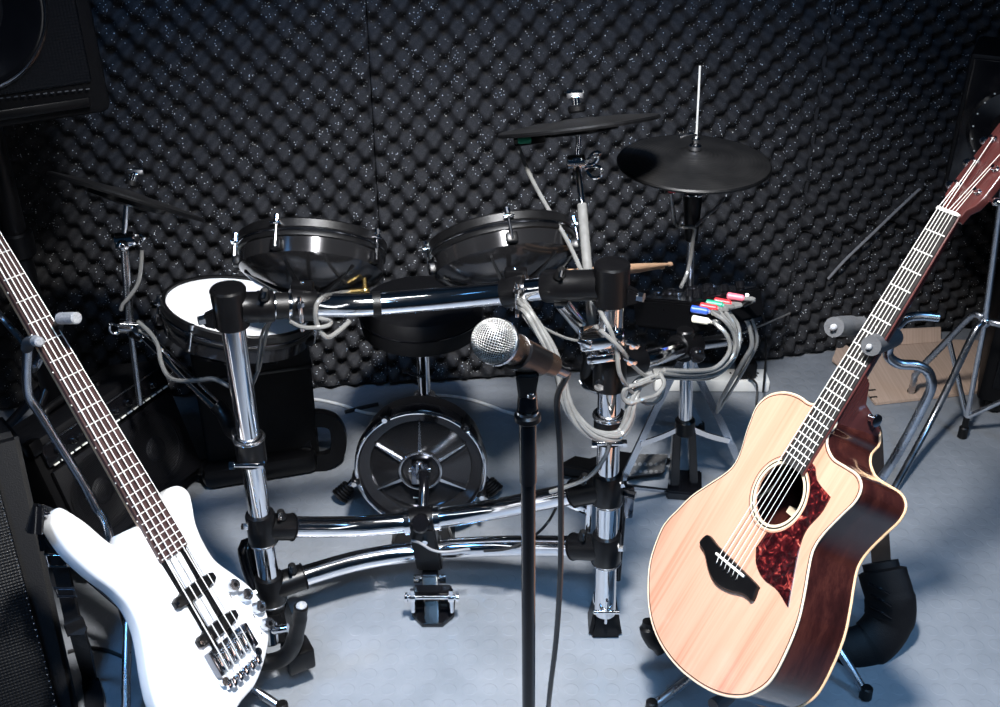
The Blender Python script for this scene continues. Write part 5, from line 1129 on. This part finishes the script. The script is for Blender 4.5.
cable('module_cable', [q+Vector((0, .01, .004)), P(746, 306, 1.97), P(753, 322, 1.98), P(757, 342, 1.98), P(748, 362, 1.99), P(734, 386, 2.01), P(719, 410, 2.05)], .0038, 'cable_clear', 'second thin cable running alongside the pink plug cable', CB)
jq = Mh_ @ Vector((-.046, -.03, -.064))
cable('hi_hat_cable', [jq, P(675, 222, 2.05), P(683, 227, 2.03), P(694, 228, 2.04), P(693, 240, 2.05), P(690, 262, 2.06), P(686, 276, 2.05), P(681, 287, 2.02)], .0042, 'cable_clear', 'clear cable looping from the red plug of the hi-hat down its stand', CB)
cable('hi_hat_cable', [P(696, 226, 2.05), P(704, 218, 2.07), P(716, 208, 2.09), P(724, 198, 2.12)], .003, 'cable_grey', 'thin grey cable rising behind the hi-hat sensor box')
q = P(362, 291, 1.79)
tag(obj('jack_plug', MB().cyl(q+Vector((-.024, 0, -.002)), q+Vector((.002, 0, 0)), .0065, seg=16, bev=.002).sphere(q+Vector((.006, 0, 0)), .0095, None, 14).cyl(q+Vector((.006, 0, .002)), q+Vector((.004, .012, .03)), .005, seg=12), 'brass_gold'), 'gold angled jack plug under the drum pad on the top bar', 'jack plug')
cable('pad_cable', [q+Vector((-.024, 0, -.002)), P(335, 294, 1.72), P(322, 298, 1.62), P(316, 308, 1.60), P(317, 324, 1.60), P(326, 337, 1.60), P(336, 333, 1.62), P(350, 321, 1.64)], .0045, 'cable_clear', 'clear cable curling from the gold jack plug around the top bar')
cable('pad_cable', [P(291, 322, 1.62), P(302, 327, 1.60), P(318, 327.5, 1.595), P(329, 325, 1.60), P(330, 321, 1.62), P(318, 318, 1.63)], .0038, 'cable_clear', 'clear cable loop slung under the top bar clamp')
cable('pad_cable', [P(272, 318, 1.70), P(267, 330, 1.72), P(263, 350, 1.74), P(259, 368, 1.76), P(251, 388, 1.78)], .0038, 'cable_clear', 'twisted clear cable hanging inside the rack post from the top bar, longer strand')
cable('pad_cable', [P(269, 320, 1.69), P(262, 334, 1.71), P(259, 352, 1.73), P(257, 370, 1.75)], .003, 'cable_clear', 'twisted clear cable hanging inside the rack post from the top bar, shorter strand')
cable('pad_cable', [P(142, 250, 1.98), P(141, 266, 1.97), P(138, 283, 1.96), P(130, 296, 1.95), P(123, 304, 1.945), P(121, 310, 1.945)], .0042, 'cable_clear', 'clear cable curving beside the boom rod under the ride pad')
cable('pad_cable', [P(138, 322, 1.93), P(143, 326, 1.92), P(151, 334, 1.90), P(158, 346, 1.86), P(161, 362, 1.82), P(168, 376, 1.78), P(180, 381, 1.74), P(200, 380, 1.70), P(214, 379, 1.68), P(229, 386, 1.665)], .0046, 'cable_clear', 'clear cable hanging from the boom clamp to the rack post')
cable('pad_cable', [P(139, 330, 1.925), P(148, 336, 1.92), P(154, 345, 1.90), P(162, 350, 1.87)], .0036, 'cable_clear', 'short clear cable beside the boom clamp')
cable('floor_cable', [G(312, 399, .005), G(325, 401, .005), G(345, 406, .005), G(362, 412, .005), G(385, 415, .005), G(405, 413, .005)], .0046, 'cable_white', 'white cable on the floor running from the moulded case toward the throne')
cable('floor_cable', [G(432, 395, .005), G(450, 396, .005), G(468, 399, .005), G(488, 405, .005), G(510, 413, .005), G(540, 418, .005)], .0046, 'cable_white', 'white cable on the floor behind the microphone stand')
cable('floor_cable', [G(345, 412, .006), G(360, 408, .006), G(378, 404, .006)], .0055, 'cable_black', 'short black cable on the floor beside the moulded case handle')
cable('pad_cable', [p1+Vector((-.02, -.03, -.03)), P(420, 543, 1.68), P(432, 550, 1.67), P(445, 552, 1.67), P(470, 549, 1.67)], .003, 'cable_grey', 'thin grey cable looped across the centre bracket of the rack')
cable('floor_cable', [P(484, 551, 1.68), P(510, 548, 1.67), P(535, 535, 1.70), P(548, 522, 1.72), P(556, 508, 1.72)], .003, 'cable_black', 'thin black cable draped over the lower crossbar beside the microphone stand')
cable('wall_cable', [P(828, 279, 2.69), P(845, 260, 2.70), P(868, 238, 2.72), P(895, 212, 2.75), P(925, 184, 2.785)], .004, 'cable_grey', 'dark grey cable stretched diagonally across the foam behind the guitar neck')
cable('wall_cable', [P(694, 352, 2.05), P(730, 338, 2.35), P(760, 326, 2.50), P(790, 313, 2.60)], .0026, 'cable_clear', 'thin pale wire stretched from behind the module to the foam')
cable('floor_cable', [G(68, 652, .005), G(85, 648, .005), G(105, 650, .005), G(130, 660, .005)], .004, 'cable_black', 'black cable on the floor behind the bass strap')

# ================================================================ LIGHT, WORLD, CAMERA
w = bpy.data.worlds.new('room'); sc.world = w; w.use_nodes = True
bg = w.node_tree.nodes['Background']; bg.inputs[0].default_value = (.10, .30, .62, 1); bg.inputs[1].default_value = .025
def area(name, loc_, tgt, size, power, col, sy=None):
    l = bpy.data.lights.new(name, 'AREA'); l.energy = power; l.color = col; l.shape = 'RECTANGLE' if sy else 'DISK'; l.size = size
    if sy: l.size_y = sy
    o = bpy.data.objects.new(name, l); COL.objects.link(o); o.location = loc_
    o.rotation_euler = (Vector(tgt)-Vector(loc_)).to_track_quat('-Z', 'Y').to_euler(); return o
def spot(name, loc_, tgt, size, blend, power, col, rad):
    l = bpy.data.lights.new(name, 'SPOT'); l.energy = power; l.color = col; l.spot_size = math.radians(size); l.spot_blend = blend; l.shadow_soft_size = rad
    o = bpy.data.objects.new(name, l); COL.objects.link(o); o.location = loc_
    o.rotation_euler = (Vector(tgt)-Vector(loc_)).to_track_quat('-Z', 'Y').to_euler(); return o
spot('key_lamp', (.08, .93, 2.18), (.06, 1.68, .27), 86, 1.0, 370, (1, .985, .965), .10)
spot('blue_fill', (-1.5, .5, 2.3), (-.85, 1.25, .0), 52, 1.0, 110, (.14, .46, 1), .25)  # unseen blue fill, added to tint the floor around the bass
spot('blue_fill', (.1, -.3, 2.5), (.2, 1.36, .0), 36, 1.0, 190, (.30, .60, 1), .25)  # added blue fill that cools the front of the floor
spot('blue_fill', (1.9, .8, 2.3), (1.10, 1.40, .0), 56, 1.0, 120, (.24, .55, 1), .25)  # added blue fill tinting the floor beyond the acoustic guitar
spot('blue_fill', (.0, 1.0, 2.7), (-.1, 2.75, 1.25), 74, 1.0, 95, (.16, .45, 1), .3)  # added blue fill washing over the upper foam
area('overhead_fill', (.0, 1.25, 2.55), (.0, 1.6, .5), 1.3, 3.5, (1, .98, .96), .06)  # unseen bar light, added to draw a highlight along the chrome bars
area('streak_fill', (-1.55, .75, 1.15), (0, 1.7, .6), .10, 1.2, (.95, .97, 1), 1.3)  # added side light, there for bright streaks on the chrome
area('streak_fill', (1.25, .35, 1.2), (.1, 1.7, .6), .10, 1.2, (.95, .97, 1), 1.3)  # matching added light on the other side, also for chrome streaks
cam = bpy.data.cameras.new('camera'); co = bpy.data.objects.new('camera', cam); COL.objects.link(co)
co.location = CAM; co.rotation_euler = (PI/2-PITCH, 0, 0)
cam.sensor_width = 36; cam.lens = FPX/1000*36; cam.clip_start = .02; cam.clip_end = 50
sc.camera = co
vs = sc.view_settings
sc.display_settings.display_device = 'sRGB'
vs.view_transform = 'Standard'; vs.look = 'None'; vs.gamma = 1; vs.use_curve_mapping = False; vs.exposure = 0.3
sc.cycles.max_bounces = 8
